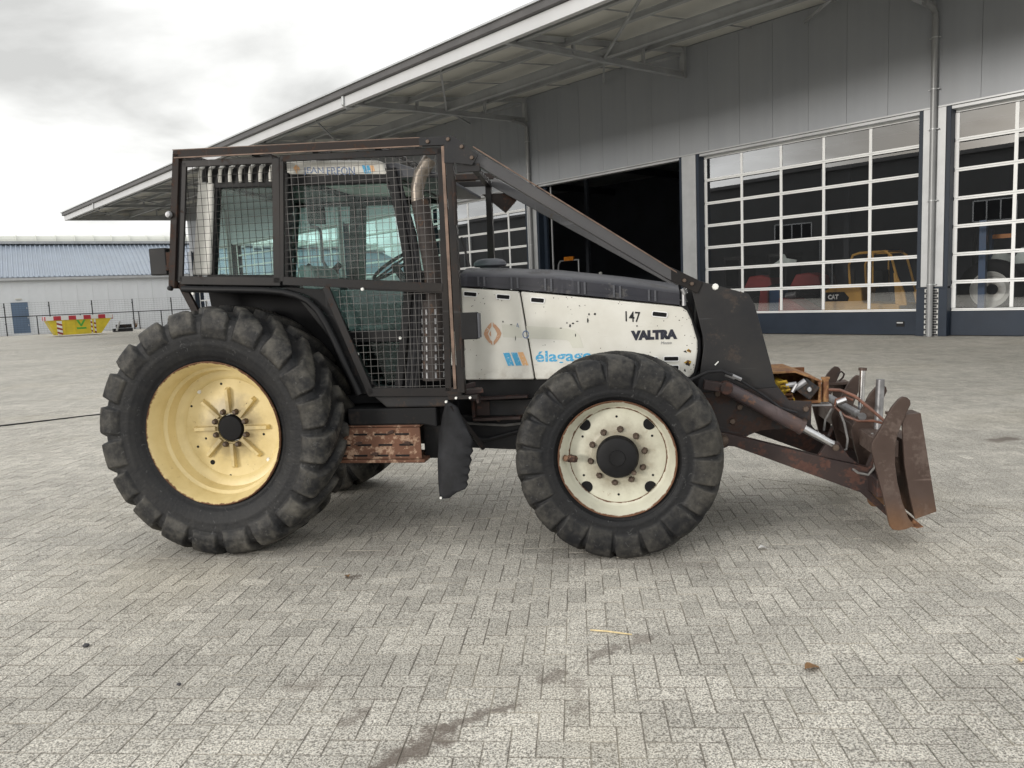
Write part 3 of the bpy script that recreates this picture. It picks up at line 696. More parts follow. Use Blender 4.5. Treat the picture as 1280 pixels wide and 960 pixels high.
for i in range(24):
    x0 = 1.63+(3.19-1.63)*i/24; x1 = 1.63+(3.19-1.63)*(i+1)/24
    f = lambda x: np.interp(x, [1.63,2.07,2.59,3.205], [1.862,1.818,1.748,1.662])
    m.bar((x0,-.414,f(x0)),(x1,-.414,f(x1)),.006,.006)
m.build('cap_crease', 'hood_cap_paint', capo)
nose = [(3.20,1.66),(3.26,1.65),(3.275,1.60),(3.305,1.52),(3.352,1.375),(3.352,1.29),(3.335,1.19),(3.315,1.115),(3.27,1.07),(3.2,1.07)]
MB().prism(nose, -.40, .40).build('nose_seal', 'black_plastic', trac, bevel=.012)
MB().tube([(3.235,-.40,1.73),(3.235,-.40,1.62)], .016, 8).tube([(3.23,-.4,1.74),(3.245,-.4,1.70)], .022, 8).build('hood_latch', 'dull_steel', trac, True)
# slots in the hood: flat black plates drawn as dark openings
def vent(x, z, w, h, rot, parent):
    ro = R(rot); mm = MB()
    pts = []
    rr_ = h*0.28
    for cx, cz, a0 in ((w/2-rr_, h/2-rr_, 0), (-w/2+rr_, h/2-rr_, 90), (-w/2+rr_, -h/2+rr_, 180), (w/2-rr_, -h/2+rr_, 270)):
        for k in range(4): a = R(a0+30*k); pts.append((cx+rr_*math.cos(a), cz+rr_*math.sin(a)))
    mm.prism(pts, -.0015, .004); o = mm.build('hood_vent', 'void_black', parent); o.location = (x, -.4055, z); o.rotation_euler = (0, ro, 0)
    ring = MB(); n = len(pts)
    for i in range(n):
        p, q_ = pts[i], pts[(i+1) % n]; ring.bar((p[0],-.004,p[1]),(q_[0],-.004,q_[1]),.006,.005,up=(0,1,0))
    ro_ = ring.build('vent_lip', 'print_white', o)
    return o
for x, z in ((1.70,1.765),(1.945,1.735)): vent(x, z, .10, .034, 7, hpR)
vent(2.197,1.70,.10,.036,7,hpF); vent(3.065,1.565,.105,.036,8,hpF)
for x, z in ((2.995,1.247),(3.14,1.247),(3.14,1.183)): vent(x, z, .105, .034, 1, hpF)
# lettering and marks
text('lettering', 'VALTRA', 'print_dark', hpF, 2.86, -.4068, 1.386, .325, .070, bold=.085)
text('lettering', 'Mezzo', 'print_grey', hpF, 3.07, -.4068, 1.352, .075, .02, bold=.0, shear=.2)
text('lettering', '147', 'print_black', hpF, 2.825, -.4068, 1.523, .105, .075, bold=.012, tilt=-.10)
text('lettering', 'élagage', 'print_blue', hpF, 2.165, -.4068, 1.225, .41, .105, bold=.02)
def mark(name, mat, polys, parent, y=-.4066):
    mm = MB()
    for p in polys: mm.prism(p, -.001, .001)
    return mm.build(name, mat, parent, loc=(0,y,0))
mark('logo_stripe', 'print_blue', [[(1.925,1.325),(1.972,1.325),(2.005,1.228),(1.958,1.228)], [(1.985,1.325),(2.028,1.325),(2.062,1.228),(2.018,1.228)]], hpR)
mark('logo_stripe', 'print_orange', [[(2.035,1.326),(2.075,1.326),(2.112,1.227),(2.070,1.227)]], hpR)
cxl, czl = 1.853, 1.468
mark('logo_emblem', 'print_rust', [
    [(cxl-.005,czl+.085),(cxl-.03,czl+.062),(cxl-.055,czl+.03),(cxl-.067,czl),(cxl-.055,czl-.03),(cxl-.03,czl-.062),(cxl-.005,czl-.085),(cxl-.005,czl-.058),(cxl-.022,czl-.035),(cxl-.035,czl),(cxl-.022,czl+.03),(cxl-.005,czl+.055)],
    [(cxl+.005,czl+.085),(cxl+.03,czl+.062),(cxl+.055,czl+.03),(cxl+.067,czl),(cxl+.055,czl-.03),(cxl+.03,czl-.062),(cxl+.005,czl-.085),(cxl+.005,czl-.058),(cxl+.022,czl-.035),(cxl+.035,czl),(cxl+.022,czl+.03),(cxl+.005,czl+.055)],
    [(cxl-.028,czl),(cxl-.012,czl+.022),(cxl-.012,czl-.022)]], hpR)
mark('paint_patch', 'print_cream', [[(1.925,1.535),(2.062,1.525),(2.075,1.43),(1.93,1.44)]], hpR, -.4058)
mark('paint_patch', 'print_cream', [[(2.105,1.518),(2.40,1.49),(2.455,1.475),(2.49,1.44),(2.52,1.345),(2.44,1.345),(2.42,1.39),(2.40,1.405),(2.115,1.425)]], hpF, -.4058)
text('lettering', 'A', 'print_navy', hpR, 2.03, -.4062, 1.505, .024, .035)
text('lettering', 'O', 'print_navy', hpR, 2.075, -.4062, 1.425, .05, .06)
mm = []
for (x, z, w, h) in [(1.985,1.528,.02,.006),(2.42,1.50,.014,.02),(2.44,1.52,.018,.010),(2.47,1.535,.02,.006),(2.40,1.525,.01,.01),(2.55,1.53,.012,.03),(2.56,1.58,.012,.014),(2.60,1.58,.018,.014),(2.35,1.49,.02,.006),(1.93,1.55,.01,.012),(2.46,1.43,.008,.02),(2.90,1.485,.010,.010),(2.02,1.42,.006,.03)]:
    mm.append([(x,z),(x+w*.6,z-h*.3),(x+w,z+h*.4),(x+w*.5,z+h),(x+w*.1,z+h*.7)])
mark('paint_chip', 'print_black', mm, hpF)
mark('paint_scrape', 'winch_yellow', [[(3.245,1.30),(3.275,1.285),(3.28,1.30),(3.26,1.315)],[(3.225,1.215),(3.27,1.20),(3.28,1.225),(3.255,1.235)]], hpF)
mark('paint_scrape', 'print_black', [[(3.235,1.205),(3.265,1.19),(3.276,1.215),(3.262,1.212),(3.25,1.222)],[(3.225,1.16),(3.24,1.15),(3.235,1.175)],[(3.225,1.295),(3.25,1.285),(3.24,1.305)]], hpF)
# mushroom cap above the hood, beyond its centre line
m = MB(); prof = [(0,.06),(.06,.058),(.10,.05),(.125,.03),(.13,.005),(.12,-.005),(.08,-.008),(.075,-.07)]
vs = []; nn = 20
for r_, z_ in prof: vs += [(r_*1.05*math.cos(2*math.pi*k/nn), r_*math.sin(2*math.pi*k/nn), z_) for k in range(nn)]
m.add(vs, [(i*nn+k, i*nn+(k+1)%nn, (i+1)*nn+(k+1)%nn, (i+1)*nn+k) for i in range(len(prof)-1) for k in range(nn)])
m.build('air_intake_cap', 'grey_plastic', trac, True, loc=(1.74,.2,1.985))

# ---- cab body
def pillars():
    m = MB()
    for y in (-.66, .66):
        m.bar((1.245,y,2.66),(1.34,y,1.90),.06,.085,up=(0,1,0)); m.bar((1.34,y,1.92),(1.19,y,1.05),.06,.085,up=(0,1,0))
        m.bar((.46,y,2.68),(.40,y,1.90),.06,.10,up=(0,1,0)); m.bar((-.09,y,2.70),(-.20,y,1.93),.06,.06,up=(0,1,0))
        m.bar((-.22,y,1.945),(.44,y,1.915),.06,.09); m.bar((.40,y,1.93),(1.05,y,1.07),.05,.06,up=(0,1,0)); m.bar((1.0,y,1.10),(1.25,y,1.085),.05,.08)
        m.bar((-.16,y,2.655),(1.27,y,2.61),.07,.10)
        m.bar((.90,y,1.50),(1.24,y,1.50),.04,.05) if False else None
    m.bar((1.245,-.66,2.63),(1.245,.66,2.63),.07,.09); m.bar((-.1,-.66,2.66),(-.1,.66,2.66),.07,.09)
    m.bar((1.34,-.66,1.90),(1.34,.66,1.90),.09,.10); m.bar((-.2,-.66,1.93),(-.2,.66,1.93),.08,.1)
    m.bar((.93,.66,2.62),(.90,.66,1.93),.06,.07,up=(0,1,0))
    return m.build('cab_frame', 'black_plastic', trac, bevel=.008)
cabf = pillars()
MB().bar((.72,-.67,1.50),(1.27,-.67,1.49),.05,.085).build('door_bar', 'black_plastic', trac, bevel=.006)
# roof: pale shell with rounded edge
m = MB()
rl = [(-.24,2.655),(1.22,2.60),(1.30,2.58),(1.52,2.575),(1.55,2.60),(1.40,2.66),(1.22,2.715),(.55,2.775),(-.20,2.80),(-.25,2.74)]
MB().prism([(.47,2.665),(1.215,2.615),(1.20,2.67),(1.185,2.705),(1.14,2.718),(.47,2.765)], -.70, .70).build('cab_roof', 'cab_roof_white', trac, bevel=.015)
MB().prism([(1.20,2.60),(1.60,2.575),(1.60,2.60),(1.40,2.65),(1.30,2.69),(1.19,2.71)], -.66, .66).build('roof_visor', 'grey_plastic', trac, bevel=.015)
rf = MB().prism([(-.24,2.64),(.47,2.62),(.47,2.765),(-.18,2.79),(-.24,2.74)], -.66, .66).build('roof_rear', 'black_plastic', trac, bevel=.01)
rb = None
for i in range(8):
    if rb is None:
        rb = MB().tube([(-.012,.004,-.05),(-.004,-.006,.0),(.006,-.006,.045),(.012,.03,.07)], .0135, 8).build('roof_louvre', 'cab_roof_white', rf, True); q = rb
    else: q = copy_obj(rb, rf)
    q.location = (-.185+.078*i, -.712, 2.70-.0035*i)
MB().bar((-.215,-.67,2.652),(.40,-.67,2.634),.02,.018).build('roof_gutter', 'dull_steel', trac)
MB().prism([(-.215,2.655),(-.095,2.645),(-.18,1.985),(-.325,1.99)], -.715,-.67).build('rear_post_cover', 'cab_roof_white', trac, bevel=.015)
text('lettering', 'JEAN', 'print_navy', trac, .60, -.7012, 2.652, .15, .055, bold=.006, tilt=-.06)
text('lettering', 'FREON', 'print_navy', trac, .775, -.7012, 2.6415, .205, .055, bold=.006, tilt=-.06)
ro2 = mark('roof_mark', 'print_blue', [[(1.035,2.69),(1.06,2.688),(1.075,2.632),(1.05,2.634)],[(1.067,2.688),(1.09,2.686),(1.10,2.632),(1.078,2.634)]], trac, -.7012)
ro3 = mark('roof_mark', 'print_orange', [[(1.093,2.686),(1.118,2.684),(1.13,2.64),(1.105,2.64)]], trac, -.7012)
ro4 = mark('roof_mark', 'print_orange', [[(.525,2.71),(.55,2.73),(.575,2.70),(.55,2.665)]], trac, -.7012)
# glazing
def pane(name, poly, y0, parent=trac):
    return MB().prism(poly, y0, y0+.006).build(name, 'cab_glass' if y0 < 0 else 'cab_far_glass', parent)
for y in (-.664, .664):
    pane('side_window', [(-.10,2.62),(.42,2.61),(.37,1.95),(-.17,1.96)], y)
    pane('cab_door_glass', [(.50,2.61),(1.20,2.59),(1.29,1.92),(1.17,1.11),(1.04,1.11),(.44,1.94)], y)
o = MB().add([(1.25,-.62,2.6),(1.25,.62,2.6),(1.34,.62,1.94),(1.34,-.62,1.94)], [(0,1,2,3)]); o.build('windscreen', 'cab_far_glass', trac)
o = MB().add([(-.1,-.62,2.6),(-.1,.62,2.6),(-.2,.62,1.96),(-.2,-.62,1.96)], [(0,1,2,3)]); o.build('rear_window', 'cab_far_glass', trac)
MB().add([(.98,.655,2.55),(1.17,.655,2.545),(1.17,.655,2.635),(.98,.655,2.64)], [(0,1,2,3)]).build('roof_hatch', 'pale_panel', trac)
# inside: floor, console, seat, steering wheel
MB().prism([(.35,1.0),(1.25,1.0),(1.25,1.06),(.35,1.06)], -.62,.62).build('cab_floor', 'void_black', trac)
MB().prism([(1.10,1.06),(1.28,1.06),(1.33,1.88),(1.20,1.93),(1.16,1.5)], -.45,.45).build('dashboard', 'black_plastic', trac, bevel=.02)
seat = MB().prism([(.38,1.42),(.88,1.45),(.92,1.50),(.88,1.55),(.40,1.53)], -.27,.27).build('seat', 'seat_cloth', trac, bevel=.03)
MB().prism([(.40,1.5),(.50,1.52),(.42,2.02),(.30,2.06),(.28,2.02)], -.25,.25).build('seat_back', 'seat_cloth', seat, bevel=.04)
MB().box(.45,-.2,1.06,.8,.2,1.42).build('seat_base', 'black_plastic', seat, bevel=.02)
MB().box(.30,.36,1.4,1.0,.56,1.85).build('side_console', 'seat_cloth', trac, bevel=.04)
MB().prism([(.55,1.06),(1.0,1.1),(1.0,1.42),(.8,1.52),(.55,1.5)], .3, .6).build('far_console', 'seat_cloth', trac, bevel=.04)
sw = MB(); nn = 28
ring = [(.19*math.cos(2*math.pi*k/nn), .19*math.sin(2*math.pi*k/nn), 0) for k in range(nn+1)]
sw.tube(ring, .014, 8, cap=False); sw.bar((-.18,0,0),(.18,0,0),.03,.012); sw.bar((0,0,0),(0,.18,0),.03,.012); sw.tube([(0,0,.01),(0,0,-.35)], .03, 10)
q = sw.build('steering_wheel', 'black_plastic', trac, True, loc=(1.0,0,2.02)); q.rotation_euler = (0, R(-32), 0)
q = MB().box(.16,.30,1.99,.36,.42,2.03).tube([(.10,.36,2.07),(.16,.36,2.02)], .028, 8).tube([(.40,.36,2.07),(.34,.36,2.02)], .028, 8).build('console_controls', 'void_black', trac)
MB().tube([(.18,.30,2.40),(.25,.30,2.38),(.27,.30,2.34),(.27,.30,2.1),(.36,.30,1.95)], .014, 8).build('grab_handle', 'grey_plastic', trac, True)
MB().prism([(.02,2.60),(.19,2.595),(.19,2.44),(.03,2.45)], .60,.63).build('sun_visor', 'black_plastic', trac, bevel=.01)
# exhaust stack with curled tip and slotted heat shield
ex = MB().tube([(1.44,-.70,2.42),(1.505,-.70,1.93),(1.51,-.70,1.62)], .062, 16).build('exhaust_stack', 'exhaust_dark', trac, True)
n_ = 16; tip = MB(); vs = []
path = [((1.425,-.70,2.40),.045),((1.425,-.70,2.50),.047),((1.455,-.70,2.60),.05),((1.53,-.70,2.70),.05)]
tip.tube([p for p,_ in path], [r_ for _,r_ in path], 14, cap=False)
tip.tube([p for p,_ in path], [r_*.88 for _,r_ in path], 14, cap=False).build('exhaust_tip', 'exhaust_steel', ex, True)
sh = MB()
vs = []
for i in range(7):
    z = 1.17+.56*i/6; x = 1.475+.03*i/6
    for k in range(9):
        a = R(180+20*k); vs.append((x+.085*math.cos(a), -.70+.085*math.sin(a), z))
sh.add(vs, [(i*9+k, i*9+k+1, (i+1)*9+k+1, (i+1)*9+k) for i in range(6) for k in range(8)]).build('heat_shield', 'exhaust_dark', ex, True)
s1 = None
for i in range(8):
    for k in range(4):
        a = R(205+43*k); z = 1.21+.063*i
        if s1 is None: s1 = MB().box(-.006,-.003,-.02,.006,.003,.02).build('shield_slot', 'dull_steel', ex); q = s1
        else: q = copy_obj(s1, ex)
        q.location = (1.477+.003*i+.0865*math.cos(a), -.70+.0865*math.sin(a), z); q.rotation_euler = (0,0,a+math.pi/2)
MB().tube([(1.51,-.70,1.60),(1.515,-.70,1.68)], .075, 14).build('exhaust_clamp', 'rust_step', ex, True)
m = MB()
for x, r_ in ((1.37,.022),(1.405,.02),(1.335,.02)):
    m.tube([(x-.13,-.66,2.60),(x-.03,-.67,2.2),(x,-.67,1.85),(x-.03,-.67,1.40),(x-.08,-.67,1.08)], r_, 8)
m.build('pillar_hose', 'black_hose', trac, True)
# fenders: dark wheel arch with rolled edge tube
fpath = [(-.335,1.91),(-.15,1.897),(.12,1.882),(.30,1.870),(.44,1.852),(.54,1.825),(.62,1.785),(.69,1.715),(.745,1.62),(.80,1.50),(.87,1.32),(.96,1.11)]
for sgn in (-1, 1):
    MB().tube([(x,sgn*.835,z-.018) for x,z in fpath], .024, 12).build('fender_tube', 'black_plastic', trac, True)
    vs = [(x,sgn*y,z) for x,z in fpath for y in (.83,.50)]
    MB().add(vs, [(2*i,2*i+1,2*i+3,2*i+2) for i in range(len(fpath)-1)]).build('fender', 'engine_black', trac, True)
    MB().prism([(-.33,1.90),(.44,1.86),(.70,1.66),(.95,1.10),(.9,.9),(-.1,.9),(-.25,1.2)], sgn*.50-.01, sgn*.50+.01).build('wheel_arch', 'void_black', trac)
MB().bar((-.36,-.80,1.93),(-.235,-.80,1.66),.05,.03,up=(0,1,0)).build('fender_stay', 'cage_rust', trac)
MB().prism([(.42,1.87),(.76,1.84),(1.03,1.10),(.97,1.09),(.74,1.66),(.62,1.80)], -.80,-.785).build('fender_filler', 'engine_black', trac)

# ---- protective cage
CY = .82
def flat(m, a, b, w, y, t=.02): m.bar((a[0],y,a[1]),(b[0],y,b[1]),t,w,up=(0,0,1)) if abs(a[0]-b[0]) > abs(a[1]-b[1]) else m.bar((a[0],y,a[1]),(b[0],y,b[1]),w,t,up=(0,1,0))
for sgn in (-1, 1):
    y = sgn*CY
    m = MB(); m.bar((-.305,y,2.84),(1.74,y,2.785),.05,.05); m.build('cage_top_rail', 'cage_rust', trac, bevel=.003)
    MB().bar((-.30,y+sgn*.026,2.812),(1.52,y+sgn*.026,2.762),.008,.008).bar((-.31,y+sgn*.012,2.868),(1.50,y+sgn*.012,2.818),.02,.006).build('cage_rail_edge', 'edge_bare', trac)
    m = MB(); m.bar((-.285,y,2.84),(-.415,y,1.90),.05,.05,up=(0,1,0)); m.build('cage_rear_post', 'cage_rust', trac, bevel=.003)
    if sgn < 0:
        MB().bar((1.70,y,2.76),(1.70,y,1.09),.05,.055,up=(0,1,0)).build('cage_front_post', 'cage_paint', trac, bevel=.003)
        MB().box(1.648,y-.028,1.12,1.668,y-.01,2.75).build('cage_front_strip', 'edge_bare', trac)
    else:
        MB().bar((1.66,.70,2.70),(1.66,.70,1.5),.05,.06,up=(0,1,0)).build('cage_front_post', 'cage_paint', trac, bevel=.003)
    # rear side frame and door frame (flat bar)
    f = MB(); yy = y - sgn*.004
    flat(f, (-.255,2.77), (.435,2.75), .045, yy); flat(f, (-.36,1.955), (.42,1.91), .06, yy); flat(f, (-.245,2.78), (-.36,1.945), .05, yy); flat(f, (.455,2.76), (.395,1.90), .055, yy)
    f.build('side_guard_frame', 'cage_paint', trac, bevel=.003)
    f = MB(); yy = y - sgn*.002
    flat(f, (.49,2.755), (1.66,2.725), .045, yy); flat(f, (1.635,2.74), (1.605,1.10), .045, yy); flat(f, (.44,1.915), (1.61,1.815), .06, yy); flat(f, (.50,2.75), (.435,1.91), .03, yy)
    flat(f, (.755,1.86), (1.04,1.09), .05, yy); flat(f, (1.02,1.105), (1.70,1.095), .06, yy); flat(f, (.93,1.85),(1.61,1.79), .03, yy-.003*sgn)
    f.build('door_guard_frame', 'cage_paint', trac, bevel=.003)
    # welded wire mesh: real round-ish rods at 5 cm
    def inside(poly, a, b, n=60):
        pass
    def clip(poly, x=None, z=None):
        r_ = []
        for i in range(len(poly)):
            (x0,z0),(x1,z1) = poly[i], poly[(i+1) % len(poly)]
            if x is not None and (x0-x)*(x1-x) < 0: r_.append(z0+(z1-z0)*(x-x0)/(x1-x0))
            if z is not None and (z0-z)*(z1-z) < 0: r_.append(x0+(x1-x0)*(z-z0)/(z1-z0))
        return (min(r_), max(r_)) if len(r_) >= 2 else None
    for poly, mt in (([(-.235,2.76),(.43,2.74),(.37,1.93),(-.335,1.955)], 'wire_dark'), ([(.50,2.74),(1.62,2.71),(1.60,1.84),(.44,1.925)], 'wire_steel'), ([(.80,1.835),(1.60,1.78),(1.59,1.12),(1.06,1.125)], 'wire_steel')):
        if sgn > 0 and poly[0][0] > 0: continue
        w = MB(); sp = .0495 if sgn < 0 else .0495; rad = .0026
        xx = -.40+.012
        while xx < 1.75:
            c = clip(poly, x=xx)
            if c: w.bar((xx+random.uniform(-.001,.001), y-sgn*.014, c[0]), (xx+random.uniform(-.001,.001), y-sgn*.014, c[1]), rad, rad, up=(0,1,0))
            xx += sp
        zz = 1.09
        while zz < 2.8:
            c = clip(poly, z=zz)
            if c: w.bar((c[0], y-sgn*.017, zz+random.uniform(-.001,.001)), (c[1], y-sgn*.017, zz+random.uniform(-.001,.001)), rad, rad)
            zz += sp
        o = w.build('wire_mesh', mt if sgn < 0 else 'wire_dark', trac); o['kind'] = 'stuff'
# cross bars of the cage, roof bars
for a, b in (((-.30,-CY,2.84),(-.30,CY,2.84)),((1.72,-CY,2.78),(1.66,.70,2.70)),((-.41,-CY,1.92),(-.41,CY,1.92)),((.3,-CY,2.81),(.3,CY,2.81)),((.75,-CY,2.797),(.75,CY,2.797)),((1.2,-CY,2.784),(1.2,CY,2.784))):
    MB().bar(a,b,.045,.045).build('cage_cross_bar', 'cage_paint', trac)
gp = [(1.50,2.812),(1.73,2.812),(1.90,2.675),(1.855,2.612),(1.75,2.632),(1.665,2.64),(1.672,2.755),(1.50,2.762)]
MB().prism(gp, -CY-.034, -CY-.026).build('cage_gusset', 'plate_paint', trac, bevel=.002)
bl = None
for x, z in ((1.56,2.785),(1.70,2.79),(1.79,2.735),(1.855,2.66)):
    if bl is None: bl = MB().lathe_y([(0,-.012),(.012,-.011),(.015,0)], 8).build('cage_bolt', 'steel_bolt', trac, True); q = bl
    else: q = copy_obj(bl, trac)
    q.location = (x,-CY-.034,z)
MB().bar((1.745,-CY,2.60),(1.90,-CY,2.60),.03,.05).bar((1.745,-CY-.02,2.635),(1.83,-CY-.02,2.635),.012,.014).build('cage_bracket', 'chassis_grey', trac)
MB().prism([(1.60,2.62),(1.97,2.62),(1.80,2.45)], .69,.71).build('far_gusset', 'cage_rust', trac)
# long sloping braces from the cage to the nose
MB().bar((1.845,-.80,2.68),(3.21,-.475,1.795),.05,.075).build('cage_brace', 'brace_paint', trac, bevel=.004)
MB().bar((1.86,-.829,2.735),(3.2,-.502,1.842),.008,.008).build('brace_edge', 'edge_bare', trac)
MB().bar((1.70,.70,2.72),(3.22,.475,1.795),.05,.075).build('cage_brace', 'brace_paint', trac, bevel=.004)
bs = MB().bar((3.12,-.51,1.855),(3.34,-.475,1.74),.02,.085).build('brace_shoe', 'cage_paint', trac, bevel=.003)
for x, z in ((3.235,1.795),(3.285,1.77)): copy_obj(bl, trac, (x,-.505+.0,z))
# side hinges, mirrors and lamps
hg = None
for z in (2.38, 1.42):
    if hg is None: hg = MB().tube([(0,0,-.09),(0,0,.09)], .016, 10).tube([(0,-.004,-.20),(0,-.004,-.08)], .011, 8).build('cage_hinge', 'cage_rust', trac, True); q = hg
    else: q = copy_obj(hg, trac)
    q.location = (1.725,-CY-.035,z+.05)
MB().box(-.60,-.80,2.0,-.465,-.70,2.195).build('rear_lamp', 'black_plastic', trac, bevel=.008)
MB().box(-.47,-.81,2.03,-.41,-.74,2.07).box(-.455,-.815,2.04,-.42,-.77,2.16).build('rear_lamp_bracket', 'cage_rust', trac, bevel=.003)
MB().lathe_y([(0,-.03),(.018,-.026),(.026,-.008),(.02,.01)], 12).build('cage_knob', 'dull_steel', trac, True, loc=(-.372,-CY-.03,2.42))
MB().lathe_y([(0,-.02),(.016,-.016),(.02,.01)], 10).build('cage_lug', 'black_plastic', trac, True, loc=(-.42,-CY-.03,1.90))
wl_ = MB().box(1.74,-.93,1.462,1.855,-.86,1.642).build('work_lamp', 'black_plastic', trac, bevel=.006)
MB().box(1.853,-.925,1.47,1.868,-.865,1.635).build('lamp_lens', 'grey_plastic', wl_, bevel=.003)
MB().tube([(1.745,-CY+.02,2.15),(1.79,-CY+.03,1.95)], .008, 6).build('cage_stay', 'black_hose', trac)
sp_ = None
for (x,z,y) in ((1.03,1.83,-CY-.016),(1.24,1.475,-.70),(.945,1.375,-.79),(-.255,1.855,-CY-.012)):
    if sp_ is None: sp_ = MB().lathe_y([(0,-.008),(.010,-.007),(.013,.004)], 8).build('bolt_head', 'white_spot', trac, True); q = sp_
    else: q = copy_obj(sp_, trac)
    q.location = (x,y,z)

# ---- front frame, winch, arms and blade
plate = [(3.24,1.79),(3.345,1.785),(3.665,1.685),(3.705,1.61),(3.805,1.22),(3.84,1.06),(3.93,.94),(4.08,.93),(4.075,.75),(3.84,.74),(3.735,.73),(3.66,.70),(3.60,.655),(3.47,.60),(3.22,.60),(3.22,.93),(3.315,1.03),(3.365,1.34),(3.36,1.39),(3.285,1.73)]
up_ = [p for p in plate[:6]] + [(3.86,1.035),(3.31,1.005)] + plate[16:]
lo_ = [(3.86,1.034),(3.93,.94),(4.08,.93),(4.075,.75),(3.84,.74),(3.735,.73),(3.66,.70),(3.60,.655),(3.47,.60),(3.22,.60),(3.22,.93),(3.31,1.004)]
for sgn in (-1, 1):
    y0, y1 = (-.47,-.45) if sgn < 0 else (.45,.47)
    MB().prism(up_, y0, y1).build('nose_guard_plate', 'plate_paint', trac, bevel=.003)
    MB().prism(lo_, y0, y1).build('blade_mount_plate', 'plate_worn', trac, bevel=.003)
m = MB(); m.box(3.36,-.448,1.1,3.38,.448,1.74); m.build('nose_guard_back', 'plate_paint', trac)
MB().prism([(3.4,.70),(4.06,.78),(4.06,.90),(3.4,.98)], -.448,.448).build('mount_box', 'engine_black', trac)
for x, z in ((3.55,.80),(3.75,.90),(3.45,1.0),(4.04,.88),(3.60,.90),(4.03,.79)): 
    q = copy_obj(bl, trac, (x,-.47,z)); q.scale = (1.5,1.2,1.5)
q = copy_obj(sp_, trac, (3.445,-.474,1.742)); q.scale = (1.8,1,1.8)
MB().bar((3.435,-.474,1.20),(3.46,-.474,1.225),.004,.008).build('paint_nick', 'white_spot', trac)
# winch
wi = MB(); wi.add([(3.84,-.32,1.125),(4.0,-.32,1.13),(4.18,-.32,1.055),(4.18,.2,1.055),(4.0,.2,1.13),(3.84,.2,1.125),(3.84,-.32,1.11),(4.0,-.32,1.115),(4.18,-.32,1.04),(4.18,.2,1.04),(4.0,.2,1.115),(3.84,.2,1.11)],
       [(0,1,4,5),(1,2,3,4),(6,11,10,7),(7,10,9,8),(0,6,7,1),(1,7,8,2),(2,8,9,3),(3,9,10,4),(4,10,11,5),(5,11,6,0)])
wi.box(4.155,-.32,.90,4.175,.2,1.045); wi.box(3.84,.18,.90,4.16,.2,1.10); wi.box(3.84,-.32,.895,4.17,.2,.915)
wo = wi.build('winch_housing', 'winch_rust', trac, bevel=.003)
MB().lathe_y([(0,-.06),(.06,-.06),(.065,-.05),(.065,.3)], 16).build('winch_drum', 'winch_yellow', wo, True, loc=(3.90,-.2,1.0))
q = MB().box(-.055,-.04,-.055,.055,.04,.055).build('winch_motor', 'chassis_grey', wo, bevel=.006, loc=(4.08,-.32,1.0)); q.rotation_euler = (0,R(38),0)
MB().lathe_y([(0,-.022),(.012,-.022),(.022,-.012),(.024,0)], 8).build('winch_bolt', 'chrome', wo, True, loc=(4.082,-.36,.998))
MB().tube([(3.99,-.36,1.01),(4.06,-.36,1.06)], .022, 8).tube([(3.93,-.35,1.03),(4.0,-.36,1.04)], .018, 8).tube([(3.97,-.37,.985),(4.0,-.37,1.04)], .014, 8).build('winch_fitting', 'dull_steel', wo, True)
m = MB()
for i in range(6): m.tube([(3.88+.012*i,-.34,1.05-.03*i),(3.93+.012*i,-.36,1.06-.03*i),(3.95+.01*i,-.33,1.02-.03*i)], .012, 6)
m.build('winch_rope', 'winch_yellow', wo, True)
MB().tube([(4.21,-.28,1.07),(4.21,-.28,.90)], .024, 10).tube([(4.21,-.28,1.075),(4.21,-.28,1.06)], .03, 10).build('winch_roller', 'winch_rust', wo, True)
MB().bar((4.08,-.30,.885),(4.24,-.30,.885),.10,.012).build('winch_base', 'dull_steel', wo)
